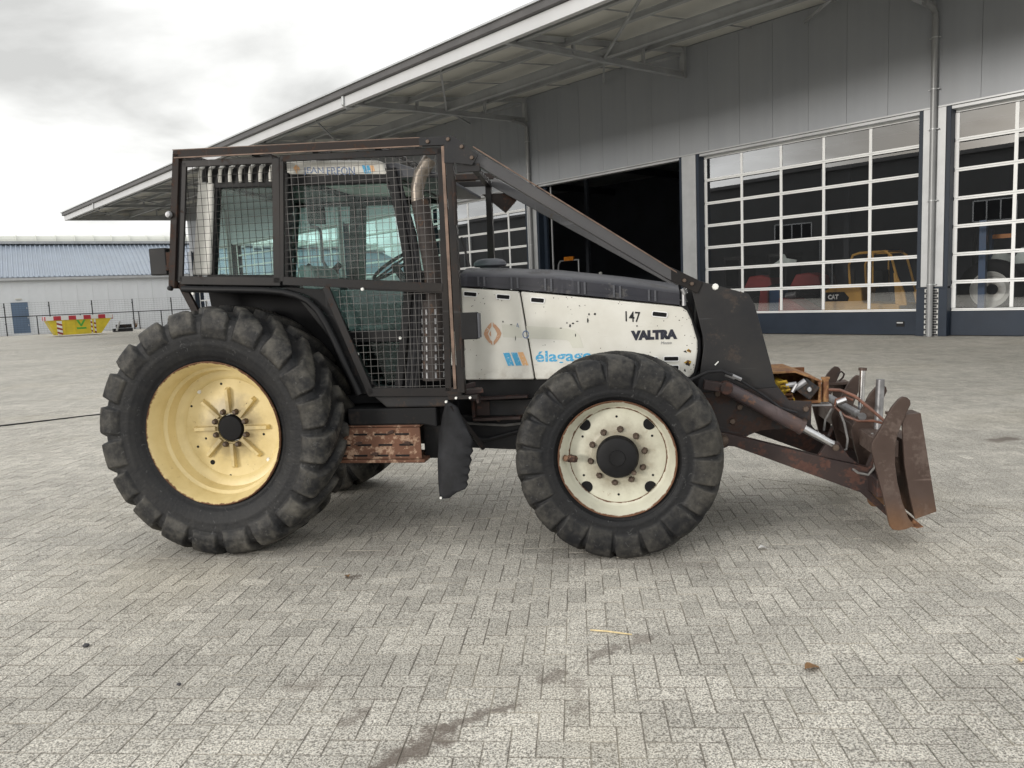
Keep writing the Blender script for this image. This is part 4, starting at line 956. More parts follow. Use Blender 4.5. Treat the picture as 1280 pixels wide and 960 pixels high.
# lifting cylinders and arms, both sides
def side(sgn):
    y = sgn*.55
    c = MB().tube([(3.50,y,1.05),(4.00,y,.765)], .048, 18).tube([(3.985,y,.773),(4.005,y,.762)], .052, 18).build('lift_cylinder', 'cylinder_paint', trac, True)
    MB().tube([(4.0,y,.765),(4.20,y,.645)], .027, 14).build('piston_rod', 'chrome', c, True)
    MB().bar((3.35,y,1.075),(3.52,y,1.045),.07,.065).tube([(3.50,y-.05,1.05),(3.50,y+.05,1.05)], .045, 12).build('cylinder_clevis', 'arm_paint', c, bevel=.006)
    MB().tube([(3.17,y-.02,1.06),(3.26,y-.03,1.11),(3.38,y-.03,1.165),(3.47,y-.03,1.17),(3.54,y-.02,1.135),(3.60,y,1.10)], .011, 8).build('cylinder_hose', 'black_hose', c, True)
    MB().tube([(3.55,y+.01,1.115),(3.62,y+.02,1.08),(3.75,y+.02,.99),(3.86,y+.02,.90),(3.97,y+.01,.865)], .009, 8).build('cylinder_pipe', 'black_hose', c, True)
    MB().tube([(3.50,y-.01,1.145),(3.56,y-.01,1.12)], .018, 8).tube([(3.54,y-.02,1.135),(3.60,y-.01,1.105)], .014, 6).build('hose_fitting', 'dull_steel', c, True)
    ya, yb = (y-.045, y+.045)
    arm = [(3.42,.70),(3.44,.735),(3.50,.735),(4.20,.545),(4.33,.515),(4.42,.49),(4.47,.62),(4.51,.62),(4.52,.33),(4.44,.31),(4.36,.325),(3.55,.645),(3.45,.655)]
    a = MB().prism(arm, ya, yb).build('lift_arm', 'arm_paint', trac, bevel=.004)
    MB().prism([(4.10,.57),(4.16,.665),(4.235,.665),(4.30,.565),(4.36,.51)], y-.02, y+.02).build('arm_lug', 'arm_paint', a, bevel=.003)
    MB().lathe_y([(0,-.03),(.028,-.028),(.035,-.01),(.036,.01),(.048,.012),(.048,.02)], 12).build('arm_pin', 'steel_bolt', a, True, loc=(3.475,ya-.01,.692))
    MB().lathe_y([(0,-.02),(.02,-.018),(.024,0)], 10).build('rod_pin', 'steel_bolt', a, True, loc=(4.205,y-.055,.635))
    MB().prism([(4.36,.33),(4.42,.335),(4.54,.21),(4.56,.16),(4.53,.165)], y-.05,y+.05).build('arm_foot', 'arm_paint', a, bevel=.003)
    MB().lathe_y([(0,-.012),(.018,-.01),(.02,0)], 10).build('blade_pin', 'steel_bolt', a, True, loc=(4.455,ya-.001,.39))
side(-1); side(1)
# blade: four tines over a boxed blade
tine = [(4.46,.80),(4.525,.935),(4.565,.985),(4.59,1.003),(4.615,.998),(4.632,.98),(4.636,.955),(4.60,.87),(4.56,.76),(4.548,.67),(4.55,.56),(4.565,.45),(4.595,.32),(4.635,.215),(4.668,.165),(4.62,.14),(4.575,.132),(4.54,.138),(4.525,.16),(4.515,.20),(4.49,.32),(4.455,.46),(4.43,.56),(4.405,.67),(4.41,.71)]
t0 = None
for y in (-.81, -.33, .25, .93):
    if t0 is None: t0 = MB().prism(tine, -.015, .015).build('blade_tine', 'blade_steel', trac, bevel=.003); q = t0
    else: q = copy_obj(t0, trac)
    q.location = (-.035, y, 0 if y < -.5 else .02)
MB().prism([(4.60,.16),(4.64,.20),(4.70,.15),(4.66,.14)], -.80,1.0).build('cutting_edge', 'blade_tip', trac)
bx = [(4.555,.86),(4.565,.885),(4.665,.895),(4.77,.255),(4.645,.205),(4.605,.38),(4.575,.56)]
for y in (-.80, 1.03): MB().prism(bx, y-.012, y+.012).build('blade_end_plate', 'blade_steel', trac, bevel=.002)
MB().add([(4.60,-.79,.70),(4.66,-.79,.72),(4.765,-.79,.26),(4.65,-.79,.21),(4.60,1.02,.70),(4.66,1.02,.72),(4.765,1.02,.26),(4.65,1.02,.21)], [(0,1,2,3),(4,7,6,5),(0,4,5,1),(1,5,6,2),(2,6,7,3),(3,7,4,0)]).build('blade_face', 'blade_steel', trac)
for y in (-.80, 1.03):
    s_ = 1 if y < 0 else -1
    y0, y1 = min(y+.013*s_, y+.15*s_), max(y+.013*s_, y+.15*s_)
    MB().prism([(4.50,.865),(4.50,.885),(4.665,.893),(4.665,.80),(4.655,.80),(4.655,.87)], y0, y1).build('blade_corner_cap', 'blade_steel', trac, bevel=.002)
MB().bar((4.48,-.79,.66),(4.48,1.02,.66),.13,.11).build('blade_beam', 'blade_steel', trac, bevel=.006)
MB().tube([(4.44,-.35,.80),(4.44,.6,.80)], .028, 12).build('blade_shaft', 'dull_steel', trac, True)
MB().bar((4.46,-.79,.40),(4.46,1.02,.40),.09,.12).build('blade_beam', 'arm_paint', trac, bevel=.006)
for (x,y,za,zb,r_,mt) in ((4.52,.0,.70,1.095,.022,'chrome'),(4.54,-.36,.68,1.06,.028,'dull_steel')):
    MB().tube([(x,y,za),(x+.012,y,zb)], r_, 14).build('blade_pin_rod', mt, trac, True)
MB().tube([(4.532,.0,1.085),(4.533,.0,1.105)], .030, 12).build('rod_head', 'blade_steel', trac, True)
MB().tube([(4.56,.80,.91),(4.59,.80,.94),(4.60,.80,.97),(4.58,.80,.99),(4.555,.80,.98),(4.55,.80,.95)], .008, 6).build('blade_shackle', 'arm_paint', trac, True)
h = MB()
h.tube([(4.22,-.28,.985),(4.30,-.32,.985),(4.38,-.38,.95),(4.46,-.5,.87),(4.53,-.62,.79),(4.56,-.7,.76)], .011, 8)
h.tube([(4.53,-.62,.79),(4.47,-.5,.795),(4.40,-.42,.78),(4.32,-.36,.81),(4.26,-.34,.87),(4.27,-.33,.92),(4.33,-.33,.935),(4.38,-.34,.915)], .009, 8)
h.build('blade_hose', 'brown_hose', trac, True)
h = MB()
h.tube([(4.29,-.36,.84),(4.31,-.4,.76),(4.32,-.45,.66),(4.30,-.5,.60),(4.23,-.56,.585)], .008, 8)
h.tube([(4.45,-.55,.72),(4.455,-.6,.62),(4.45,-.62,.50),(4.41,-.62,.45),(4.35,-.60,.46),(4.30,-.58,.50)], .009, 8)
h.tube([(4.24,-.34,.86),(4.20,-.33,.78),(4.19,-.33,.70)], .008, 8)
h.build('blade_hose', 'grey_hose', trac, True)
MB().tube([(4.27,-.36,.90),(4.33,-.37,.925)], .02, 8).tube([(4.46,-.6,.69),(4.53,-.68,.74)], .012, 8).build('hose_fitting', 'chrome', trac, True)

# ================================================================== MACHINE HALL
HX, HY, HA = 12.163, 22.886, R(-47.9)
hall = tag(empty('machine_hall', (HX, HY, 0), HA), 'grey steel hall with a deep cantilevered canopy and white glazed sectional doors', 'building')
S0, S1 = -58.1, 17.05          # along the wall; local y runs into the building
# cladding panels above the doors
pn = None
s = S0+0.29
k = 0
while s < S1-.2:
    if pn is None: pn = MB().box(0.003,0,6.55,1.233,.08,10.32).build('cladding_panel', 'cladding_grey', hall, bevel=.003); q = pn
    else: q = copy_obj(pn, hall)
    q.location = (s,0,0); s += 1.236
MB().box(S0,.02,6.55,S1,.14,10.3).build('wall_core', 'steel_grey', hall)
MB().box(S0,-.03,6.505,S1,.3,6.548).build('wall_drip_sill', 'silver_steel', hall)
MB().box(S0,.05,6.415,S1,.34,6.50).build('door_header', 'silver_steel', hall)
# pillars and doors
def door(s0, first=[None]):
    d = empty('sectional_door', (s0,0,0), 0, hall)
    if first[0] is None:
        d['label'] = 'white framed glazed sectional door'
        y = .36; w = 7.42
        cols = [0, 1.484, 2.968, 4.452, 5.936, 7.42]; rows = [.76,1.56,2.355,3.15,3.94,4.745,5.575,6.38]
        fr = MB()
        for i, z in enumerate(rows):
            hgt = .10 if 0 < i < 7 else .07
            fr.box(-.03,y-.02,z-hgt/2,w+.03,y+.03,z-.004); fr.box(-.03,y-.02,z+.004,w+.03,y+.03,z+hgt/2)
        for i, c in enumerate(cols):
            hw = .045 if 0 < i < 5 else .07
            for a, b in zip(rows[:-1], rows[1:]): fr.box(c-hw,y-.015,a+.052,c+hw,y+.025,b-.052)
        fr.build('door_frame', 'door_white', d)
        pq = None
        for i in range(5):
            for j in range(7):
                if pq is None: pq = MB().add([(0,0,0),(1.40,0,0),(1.40,0,.70),(0,0,.70)], [(0,1,2,3)]).build('door_pane', 'door_glass', d); q = pq
                else: q = copy_obj(pq, d)
                q.location = (cols[i]+.042, y+.002, rows[j]+.05)
                q.rotation_euler = (random.uniform(-.004,.004), 0, random.uniform(-.006,.006))
        MB().box(-.05,y-.03,.01,w+.05,y+.03,.72).build('door_plinth', 'navy_steel', d, bevel=.01)
        MB().box(6.78,y-.045,.26,7.02,y-.028,.42).build('door_handle', 'black_plastic', d, bevel=.004)
        MB().box(6.80,y-.049,.36,6.98,y-.0445,.40).build('handle_plate', 'silver_steel', d)
        first[0] = d; return d
    for ch in first[0].children: copy_obj(ch, d)
    return d
P = 8.35
def pillar(sc_):   # centre of the silver strip
    MB().box(sc_-.30,-.02,1.45,sc_+.30,.34,6.50).build('pillar_cladding', 'silver_steel', hall, bevel=.004)
    b = MB()
    for a in (-.42,.31): b.box(sc_+a,.0,1.449,sc_+a+.11,.40,6.50)
    for a in (-.42,.19): b.box(sc_+a,.0,.005,sc_+a+.23,.40,1.389)
    b.box(sc_-.43,-.025,1.39,sc_+.43,.02,1.448)
    b.build('pillar_frame', 'navy_steel', hall, bevel=.004)
    core = MB().box(sc_-.189,.0,.0,sc_+.189,.34,1.385).build('pillar_plinth', 'mortar_white', hall)
    c = MB()
    for i in range(18):
        z0 = .01+.076*i
        if i % 2 == 0: xs = [(-.185,-.03),(-.02,.185)]
        else: xs = [(-.15,.02),(.03,.15)]
        for a, b2 in xs: c.box(sc_+a,-.012,z0,sc_+b2,.01,z0+.062)
    o = c.build('pillar_brick', 'brick_dark', core); o['kind'] = 'stuff'
pillars_s = [.36+P*i for i in range(-7, 3)]
for p in pillars_s: pillar(p)
for i in range(-6, 3):
    if i == -1: continue            # the open bay between tractor brace and third door
    door(.36 + P*(i-1) + .465)
# open bay: rolled-up door edge and guide rails
sO = .36-2*P
MB().box(sO+.42,.30,.0,sO+.62,.42,6.45).build('door_guide', 'navy_steel', hall); MB().box(sO+.80,.40,.0,sO+.85,.45,6.40).build('guide_rail', 'silver_steel', hall)
MB().box(sO+P-.55,.34,0,sO+P-.42,.42,6.45).build('door_guide', 'navy_steel', hall)
# downpipes
for p in (.36, .36-2*P, .36-4*P, .36-6*P):
    dp = MB().tube([(p,-.12,0),(p,-.12,9.05),(p,-.35,9.18),(p,-.9,9.22)], .085, 16).build('downpipe', 'pipe_grey', hall, True)
    rg = MB().tube([(p,-.12,0),(p,-.12,.03)], .095, 16); rg.box(p-.15,-.13,0,p+.15,-.05,.02)
    q0 = rg.build('pipe_clip', 'silver_steel', dp)
    q0.location = (0,0,1.5)
    for z in (3.9,5.9,7.0,8.4): copy_obj(q0, dp, (0,0,z))
# canopy: trusses, purlins, soffit, fascia
for i in range(-7, 3):
    s = .25+P*i
    if i == -7: s += .15
    tr = MB()
    tr.bar((s,-.0,9.27),(s,-8.95,8.90),.16,.03); tr.bar((s,0,9.45),(s,-8.95,9.08),.16,.03); tr.bar((s,0,9.36),(s,-8.95,8.99),.03,.17)
    tr.bar((s,0,10.22),(s,-8.95,9.10),.14,.16); tr.bar((s,-.08,9.25),(s,-.08,10.35),.16,.16); tr.bar((s,-4.45,9.18),(s,-2.3,9.95),.09,.09); tr.bar((s,-.3,10.0),(s,-2.3,9.35),.08,.08)
    tr.bar((s,-5.9,9.1),(s,-5.9,9.6),.10,.10); tr.bar((s,-2.4,9.3),(s,-2.4,9.95),.10,.10)
    tr.build('canopy_truss', 'steel_grey', hall)
def purlin(n, z, h, w=.14):
    b = MB(); b.box(S0,-n-w/2,z,S1,-n+w/2,z+.025); b.box(S0,-n-w/2,z+h,S1,-n+w/2,z+h+.02); b.box(S0,-n-.012,z+.024,S1,-n+.012,z+h+.001)
    return b.build('canopy_purlin', 'steel_grey', hall)
purlin(4.45,9.19,.30,.18); purlin(2.2,9.80,.16); purlin(6.3,9.26,.15); purlin(8.3,9.0,.15)
for i in range(-7, 2):
    a = .25+P*i
    MB().bar((a,-4.45,9.22),(a+P*.62,-8.7,9.05),.07,.07).build('canopy_brace', 'steel_grey', hall)
    MB().bar((a+P,-4.45,9.24),(a+P*.55,-.1,9.9),.07,.07).build('canopy_brace', 'steel_grey', hall)
    for f in (.33,.67):
        MB().bar((a+P*f,-.1,10.22),(a+P*f,-8.95,9.12),.03,.04).build('sag_rod', 'steel_grey', hall)
# soffit sheets with narrow joints
sp0 = None; s = S0
while s < S1-.1:
    if sp0 is None:
        sp0 = MB().add([(0,0,10.34),(2.085,0,10.34),(2.085,-9.1,9.22),(0,-9.1,9.22),(0,0,10.44),(2.085,0,10.44),(2.085,-9.1,9.32),(0,-9.1,9.32)], [(0,1,2,3),(4,7,6,5),(0,4,5,1),(1,5,6,2),(2,6,7,3),(3,7,4,0)]).build('soffit_sheet', 'soffit_grey', hall); q = sp0
    else: q = copy_obj(sp0, hall)
    q.location = (s,0,0); s += 2.0875
MB().box(S0-.05,-9.16,8.79,S1,-8.98,9.14).build('canopy_fascia', 'fascia_white', hall, bevel=.01)
MB().box(S0-.10,-9.30,9.145,S1,-9.0,9.36).build('canopy_gutter', 'gutter_brown', hall, bevel=.02)
MB().box(S0-.22,-9.36,9.362,S1,-9.0,9.42).build('gutter_lip', 'silver_steel', hall)
MB().add([(S0-.02,0,9.10),(S0-.02,-9.0,8.80),(S0-.02,-9.0,9.16),(S0-.02,0,9.48),(S0+.10,0,9.10),(S0+.10,-9.0,8.80),(S0+.10,-9.0,9.16),(S0+.10,0,9.48)], [(0,1,2,3),(4,7,6,5),(0,4,5,1),(1,5,6,2),(2,6,7,3),(3,7,4,0)]).build('canopy_end_beam', 'steel_grey', hall)
for i in range(-6, 3, 2):
    s = .25+P*(i)
    MB().tube([(s,-9.18,9.16),(s,-9.20,8.86),(s,-9.05,8.76),(s,-8.8,8.80)], .07, 12).build('gutter_outlet', 'silver_steel', hall, True)
MB().add([(S0+.0,-.02,9.3),(S0+.0,-8.98,9.0),(S0+.0,-8.98,9.25),(S0+.0,-.02,10.34),(S0+.04,-.02,9.3),(S0+.04,-8.98,9.0),(S0+.04,-8.98,9.25),(S0+.04,-.02,10.34)], [(0,1,2,3),(4,7,6,5),(0,4,5,1),(1,5,6,2),(2,6,7,3),(3,7,4,0)]).build('canopy_end_sheet', 'soffit_grey', hall)
# shell of the building behind the wall
m = MB()
for a, b in ((.1,3.0),(4.2,11.5),(13.0,26)): m.box(S0,a,10.45,S1,b,10.6)
m.build('hall_roof', 'steel_grey', hall)
MB().add([(S0,2.95,10.62),(S1,2.95,10.62),(S1,4.25,10.62),(S0,4.25,10.62)], [(0,1,2,3)]).add([(S0,11.45,10.62),(S1,11.45,10.62),(S1,13.05,10.62),(S0,13.05,10.62)], [(0,1,2,3)]).build('added_roof_light', 'plain_glass', hall)  # unseen glazed roof strips, added to let more daylight into the hall
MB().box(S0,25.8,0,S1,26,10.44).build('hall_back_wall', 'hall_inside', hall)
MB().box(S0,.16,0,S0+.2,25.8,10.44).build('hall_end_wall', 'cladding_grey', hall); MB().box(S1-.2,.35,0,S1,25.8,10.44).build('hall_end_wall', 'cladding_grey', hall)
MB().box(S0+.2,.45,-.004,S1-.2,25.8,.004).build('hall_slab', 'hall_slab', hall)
m = MB()
for i in range(-6, 2):
    s = .36+P*i; m.box(s-.12,12.9,0,s+.12,13.1,9.9); m.box(s-.1,.5,9.5,s+.1,25.7,10.0)
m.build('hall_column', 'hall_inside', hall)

# ---- machines standing in the hall, seen through the doors (world position from hall coordinates)
def hpos(s, n): return (HX+math.cos(HA)*s - math.sin(HA)*n, HY+math.sin(HA)*s + math.cos(HA)*n, .006)
ex_ = tag(empty('mini_excavator', hpos(-1.75,1.9), HA), 'yellow compact digger parked behind the glazed door right of the nose guard', 'excavator')
MB().prism([(-2.0,.62),(-2.05,.95),(-1.95,1.45),(-1.6,1.62),(-.5,1.62),(-.45,1.0),(.9,.95),(.9,.72),(-.4,.6)], -.85,.75).build('body', 'cat_yellow', ex_, bevel=.06)
MB().prism([(-1.95,1.08),(-1.90,1.40),(-1.15,1.40),(-.95,1.2),(-1.0,1.08)], -.862,-.848).build('side_panel', 'void_black', ex_)
text('lettering', 'CAT', 'print_white', ex_, -1.78, -.864, 1.15, .42, .17, bold=.05)
fr = MB()
for y in (-.78,.6):
    fr.tube([(-.95,y,1.6),(-1.0,y,2.3),(-.85,y,2.62),(-.6,y,2.68),(.35,y,2.68),(.55,y,2.55),(.75,y,1.9),(1.0,y,.95)], .045, 8); fr.tube([(-.1,y,1.6),(-.1,y,2.68)], .035, 8)
fr.bar((-.6,-.78,2.68),(-.6,.6,2.68),.08,.05); fr.bar((.4,-.78,2.68),(.4,.6,2.68),.08,.05)
fr.build('cab_frame', 'cat_yellow', ex_, True)
MB().prism([(.0,1.05),(.62,1.05),(.48,1.5),(.05,1.5)], -.86,-.845).build('cab_window', 'void_black', ex_)
MB().prism([(.75,.9),(1.15,.9),(1.05,1.35),(.72,2.0),(.66,1.95)], -.80,-.72).build('cab_pillar', 'cat_yellow', ex_)
MB().box(-1.8,-.95,.0,1.5,-.5,.55).box(-1.8,.4,.0,1.5,.85,.55).build('track', 'void_black', ex_, bevel=.15)
MB().prism([(-1.6,.56),(1.3,.56),(1.3,.74),(-1.6,.70)], -.7,.6).build('undercarriage', 'chassis_grey', ex_)
MB().prism([(1.2,.9),(1.5,1.2),(2.4,2.8),(2.2,2.85),(1.1,1.3)], -.15,.1).build('boom', 'cat_yellow', ex_, bevel=.03)
MB().box(-.3,-.4,1.6,.1,.2,2.1).build('seat', 'void_black', ex_, bevel=.05)
ex_.scale = (.86,.9,.97)

tr2 = tag(empty('parked_tractor', hpos(1.42,1.75), HA), 'dark tractor with a large white rear rim behind the right hand glazed door', 'tractor')
wv = lathe_attr('wheel', [(0.30,.2,0),(0.50,-.15,.2),(0.535,-.20,.25),(0.51,-.19,.1),(0.49,-.12,0),(0.44,-.09,0),(0.40,-.02,0),(0.36,.05,0),(0.12,.05,0),(0.12,.0,0),(0.0,.0,0)], 'rim_white', tr2, 64, (0,0,1.28))
MB().lathe_y([(.535,-.2),(.60,-.23),(.80,-.24),(.88,-.18),(.90,0),(.88,.2),(.53,.2)], 48).build('tyre', 'void_black', wv, True)
MB().lathe_y([(0,-.03),(.14,-.03),(.16,.02)], 20).build('hub', 'void_black', wv, True)
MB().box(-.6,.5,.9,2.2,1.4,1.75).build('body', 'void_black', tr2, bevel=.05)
cb_ = MB()
for x in (-.6,1.1):
    for y in (.35,1.5): cb_.box(x-.04,y-.04,1.7,x+.04,y+.04,3.2)
cb_.box(-.65,.3,3.15,1.15,1.55,3.3); cb_.build('cab_frame', 'void_black', tr2)
MB().prism([(-.55,2.02),(-.4,2.35),(-.1,2.38),(.2,2.25),(.35,2.5),(1.0,2.62),(1.02,2.2),(.9,2.02)], 1.46,1.5).build('rear_window', 'pale_panel', tr2)  # light seen through the cab windows, put into a pale opaque colour
MB().box(-.1,.28,2.78,.5,.34,2.90).build('beacon_bar', 'orange_lens', tr2)
wl2 = tag(MB().box(-.09,-.09,0,.09,.09,3.3).box(-.3,-.3,0,.3,.3,.03).box(-.12,-.4,.18,.12,.1,.30).build('lift_column', 'machine_blue', None), 'blue steel lifting column standing before the white rim', 'lift')
wl2.location = hpos(1.33,1.2); wl2.rotation_euler = (0,0,HA)
wl3 = copy_obj(wl2, None, hpos(.86,3.4)); tag(wl3, 'blue steel lifting column at the left edge of the right glazed door', 'lift')

mo = tag(empty('red_mower', hpos(-5.9,2.6), HA), 'red and blue mower with folded deck behind the lowest door panes', 'mower')
MB().prism([(.3,.4),(1.6,.45),(1.45,.75),(.75,1.15),(.35,1.2)], -.6,.5).build('deck', 'machine_red', mo, bevel=.03)
MB().box(-.15,-.4,.3,.25,.3,1.5).build('hitch_frame', 'machine_blue', mo, bevel=.03)
MB().prism([(-.6,.5),(-.15,.5),(-.15,1.6),(-.45,1.55)], -.5,.4).build('guard', 'machine_red', mo, bevel=.03)
MB().tube([(.5,-.3,1.25),(.9,-.3,1.3)], .12, 12).build('motor', 'dull_steel', mo, True)
for k_, (s_, n_, lab) in enumerate(((-10.6,9.5,'dark tractor with red bonnet deep in the hall behind the leftmost door panes'), (-8.4,9.8,'dark tractor with red bonnet deep in the hall behind the second column of panes'))):
    t_ = tag(empty('red_tractor', hpos(s_, n_), HA), lab, 'tractor', 'tractors parked deep in the hall')
    MB().prism([(-.6,1.55),(.9,1.55),(.8,2.0),(.3,2.15),(-.3,2.1)], -.5,.5).build('bonnet', 'machine_red', t_, bevel=.06)
    MB().box(-1.4,-.5,.7,.9,.5,1.54).build('chassis', 'void_black', t_, bevel=.05)
    for x, r_ in ((-1.0,.85),(.6,.6)):
        for y in (-.9,.9): MB().lathe_y([(.3,-.2),(r_-.05,-.2),(r_,-.12),(r_,.12),(r_-.05,.2),(.3,.2)], 24, (x,y,r_)).build('wheel', 'black_plastic', t_, True)
    MB().box(-1.5,-.7,1.6,-1.44,.7,3.0).box(-.7,-.7,1.6,-.64,.7,3.0).box(-1.55,-.75,2.95,-.6,.75,3.1).build('cab', 'black_plastic', t_)
    if k_: MB().prism([(-1.4,2.55),(-.2,2.55),(-.1,2.75),(-.6,2.85),(-.7,3.05),(-.9,3.05),(-.95,2.8)], -.76,-.72).build('cab_windscreen', 'pale_panel', t_)
t_ = tag(empty('grey_harrow', hpos(-4.3,4.2), HA), 'dull grey implement with curved tines behind the middle door panes', 'implement')
MB().tube([(-.5,0,2.3),(-.2,0,1.9),(0,0,1.0)], .06, 8).tube([(.5,0,2.1),(.55,0,1.2),(.4,0,.7)], .06, 8).build('boom_arm', 'chassis_grey', t_, True)
MB().lathe_y([(.2,-.3),(.62,-.3),(.70,-.2),(.70,.2),(.62,.3),(.2,.3)], 28, (.2,0,.70)).build('wheel', 'chassis_grey', t_, True)
MB().box(-.8,-.3,.6,1.2,.3,.8).build('frame', 'chassis_grey', t_)
t_ = tag(empty('telehandler', hpos(-21.2,8.3), HA), 'dark machine with an orange beacon and white fender inside the open bay', 'telehandler')
fm = MB()
fm.tube([(-.9,-.9,1.6),(-.75,-.9,3.3),(-.6,-.9,3.5)], .05, 8).tube([(.8,-.9,1.6),(.8,-.9,3.5)], .05, 8).bar((-.6,-.9,3.5),(.8,-.9,3.5),.08,.06); fm.build('cab_frame', 'silver_steel', t_, True)
MB().box(-.25,-.98,3.48,.45,-.86,3.70).build('beacon_bar', 'orange_lens', t_)
fe = MB(); arc = [(.75*math.cos(R(a)), .75*math.sin(R(a))) for a in range(20, 161, 14)]
fe.add([(x,y,z+2.1) for x,z in arc for y in (-1.1,-.6)], [(2*i,2*i+1,2*i+3,2*i+2) for i in range(len(arc)-1)]).build('fender', 'cab_roof_white', t_, True)
MB().lathe_y([(.3,-.25),(.65,-.25),(.7,-.15),(.7,.15),(.65,.25),(.3,.25)], 28, (0,-.8,2.05)).build('wheel', 'void_black', t_, True)
MB().box(-1.2,-.55,.2,3.2,.9,2.4).build('body', 'void_black', t_, bevel=.1)
MB().lathe_y([(0,-.05),(.10,-.04),(.12,.02)], 12, (2.1,-.6,2.65)).build('headlamp', 'white_spot', t_, True)

# ================================================================== HALL ACROSS THE YARD (behind the viewer, seen in the door panes)
op = tag(empty('dark_hall', (HX + math.sin(HA)*52, HY - math.cos(HA)*52, 0), HA), 'long dark hall across the yard mirrored in the door panes', 'building')
MB().box(-95,-20,0,-9,0,12.6).build('wall', 'opposite_wall', op)
MB().prism([(-95.5,12.6),(-8.5,12.6),(-8.5,12.95),(-95.5,12.95)], -20.3,.35).build('roof', 'gutter_brown', op)
ow = None
for i in range(5):
    x = -90+19*i
    if ow is None:
        ow = MB().box(0,0,6.0,3.2,.06,7.8).build('window', 'black_plastic', op); q = ow
        fr = MB()
        for a in (0,1.06,2.13,3.2): fr.box(a-.05,.02,6.0,a+.05,.09,7.8)
        fr.box(0,.02,5.96,3.2,.09,6.06); fr.box(0,.02,7.74,3.2,.09,7.84); frm = fr.build('window_frame', 'silver_steel', ow)
    else:
        q = copy_obj(ow, op); copy_obj(frm, q)
    q.location = (x,.0,0)
m = MB()
for i in range(5): m.tube([(-85+19*i,.15,0),(-85+19*i,.15,12.6)], .08, 8)
m.build('downpipe', 'pipe_grey', op)

# ================================================================== WHITE HALL, FENCE AND SKIP AT THE LEFT
LX0, LY0, LA = -46.65, 72.0, R(31.46)
wh = tag(empty('white_hall', (LX0, LY0, 0), LA), 'low white hall with a blue grey ribbed roof and ridge skylight', 'building')
XL, XR = -30, 42
pn = None; s = XL
while s < XR-.1:
    if pn is None: pn = MB().box(.006,0,0.0,1.324,.1,5.0).build('wall_panel', 'white_wall', wh); q = pn
    else: q = copy_obj(pn, wh)
    q.location = (s-.39+.33,0,0); s += 1.33
MB().box(XL,.06,0,XR,.2,4.95).build('wall_core', 'white_wall', wh); MB().box(XL,17.8,0,XR,18,4.95).build('wall_core', 'white_wall', wh)
MB().prism([(-.2,0),(.05,0),(.05,4.9),(-.2,4.9)], 0.2,17.8).build('end_wall', 'white_wall', wh, loc=(XR,0,0))
MB().add([(XL,-.25,5.28),(XR,-.25,5.28),(XR,8.9,9.15),(XL,8.9,9.15)], [(0,1,2,3)]).add([(XL,18.2,5.28),(XR,18.2,5.28),(XR,9.1,9.15),(XL,9.1,9.15)], [(0,1,2,3)]).build('roof', 'roof_blue', wh)
rb = MB(); x = XL+.1
while x < XR:
    rb.add([(x-.10,-.25,5.285),(x+.10,-.25,5.285),(x+.045,-.25,5.40),(x-.045,-.25,5.40),(x-.09,8.9,9.155),(x+.09,8.9,9.155),(x+.045,8.9,9.27),(x-.045,8.9,9.27)], [(3,2,1,0),(0,1,5,4),(1,2,6,5),(2,3,7,6),(3,0,4,7)]); x += .42
o = rb.build('roof_rib', 'roof_blue', wh); 
MB().box(XL,-.45,4.98,XR,-.05,5.22).build('gutter', 'silver_steel', wh, bevel=.02)
sk_ = None; x = XL
nn = 9
while x < XR:
    if sk_ is None:
        vs = []
        for a in range(nn):
            t = math.pi*a/(nn-1); vs += [(0.02,9-1.0*math.cos(t),9.2+.75*math.sin(t)),(1.7,9-1.0*math.cos(t),9.2+.75*math.sin(t))]
        m = MB().add(vs, [(2*i,2*i+1,2*i+3,2*i+2) for i in range(nn-1)])
        m.tube([(1.71,9-1.02*math.cos(math.pi*a/8),9.2+.78*math.sin(math.pi*a/8)) for a in range(9)], .05, 6)
        sk_ = m.build('ridge_skylight', 'skylight', wh); q = sk_
    else: q = copy_obj(sk_, wh)
    q.location = (x,0,0); x += 1.74
MB().box(XL,7.85,9.0,XR,8.0,9.26).build('ridge_curb', 'steel_grey', wh)
dr = MB().box(.34,-.06,.10,1.70,-.002,2.98).build('door', 'door_blue', wh)
MB().box(.27,-.08,.05,.34,.0,3.05).box(1.70,-.08,.05,1.77,.0,3.05).box(.27,-.08,2.98,1.77,.0,3.08).build('door_frame', 'white_wall', dr)
MB().box(1.56,-.10,1.45,1.66,-.06,1.6).box(1.56,-.09,2.35,1.62,-.06,2.5).box(1.56,-.09,.75,1.62,-.06,.9).build('door_hardware', 'silver_steel', dr)
MB().box(.75,-.22,3.22,1.25,-.01,3.36).build('lamp', 'cab_roof_white', wh, bevel=.03)
# fence
fe = tag(empty('wire_fence', (LX0, LY0, 0), LA), 'black post and wire fence in front of the white hall', 'fence')
pq = None
for i in range(-4, 9):
    if pq is None: pq = MB().box(-.045,-.045,0,.045,.045,2.88).box(-.10,-.03,2.5,.06,.03,2.56).box(-.10,-.03,1.0,.06,.03,1.06).build('fence_post', 'fence_black', fe); q = pq
    else: q = copy_obj(pq, fe)
    q.location = (-.07+3.40*i,-4.5,0)
ps = None
for i in range(-4, 9):
    if ps is None: ps = MB().box(-.04,-.04,0,.04,.04,1.66).build('short_post', 'fence_black', fe); q = ps
    else: q = copy_obj(ps, fe)
    q.location = (2.3+3.42*i if i != 2 else 10.6,-4.45,0)
MB().box(-14,-4.53,1.62,28,-4.47,1.70).build('fence_rail', 'fence_black', fe)
m = MB()
for i in range(15): 
    z = .12+.195*i; m.box(-14,-4.503,z,28,-4.497,z+.009)
x = -14
while x < 28: m.box(x,-4.50,.08,x+.005,-4.496,2.86); x += .25
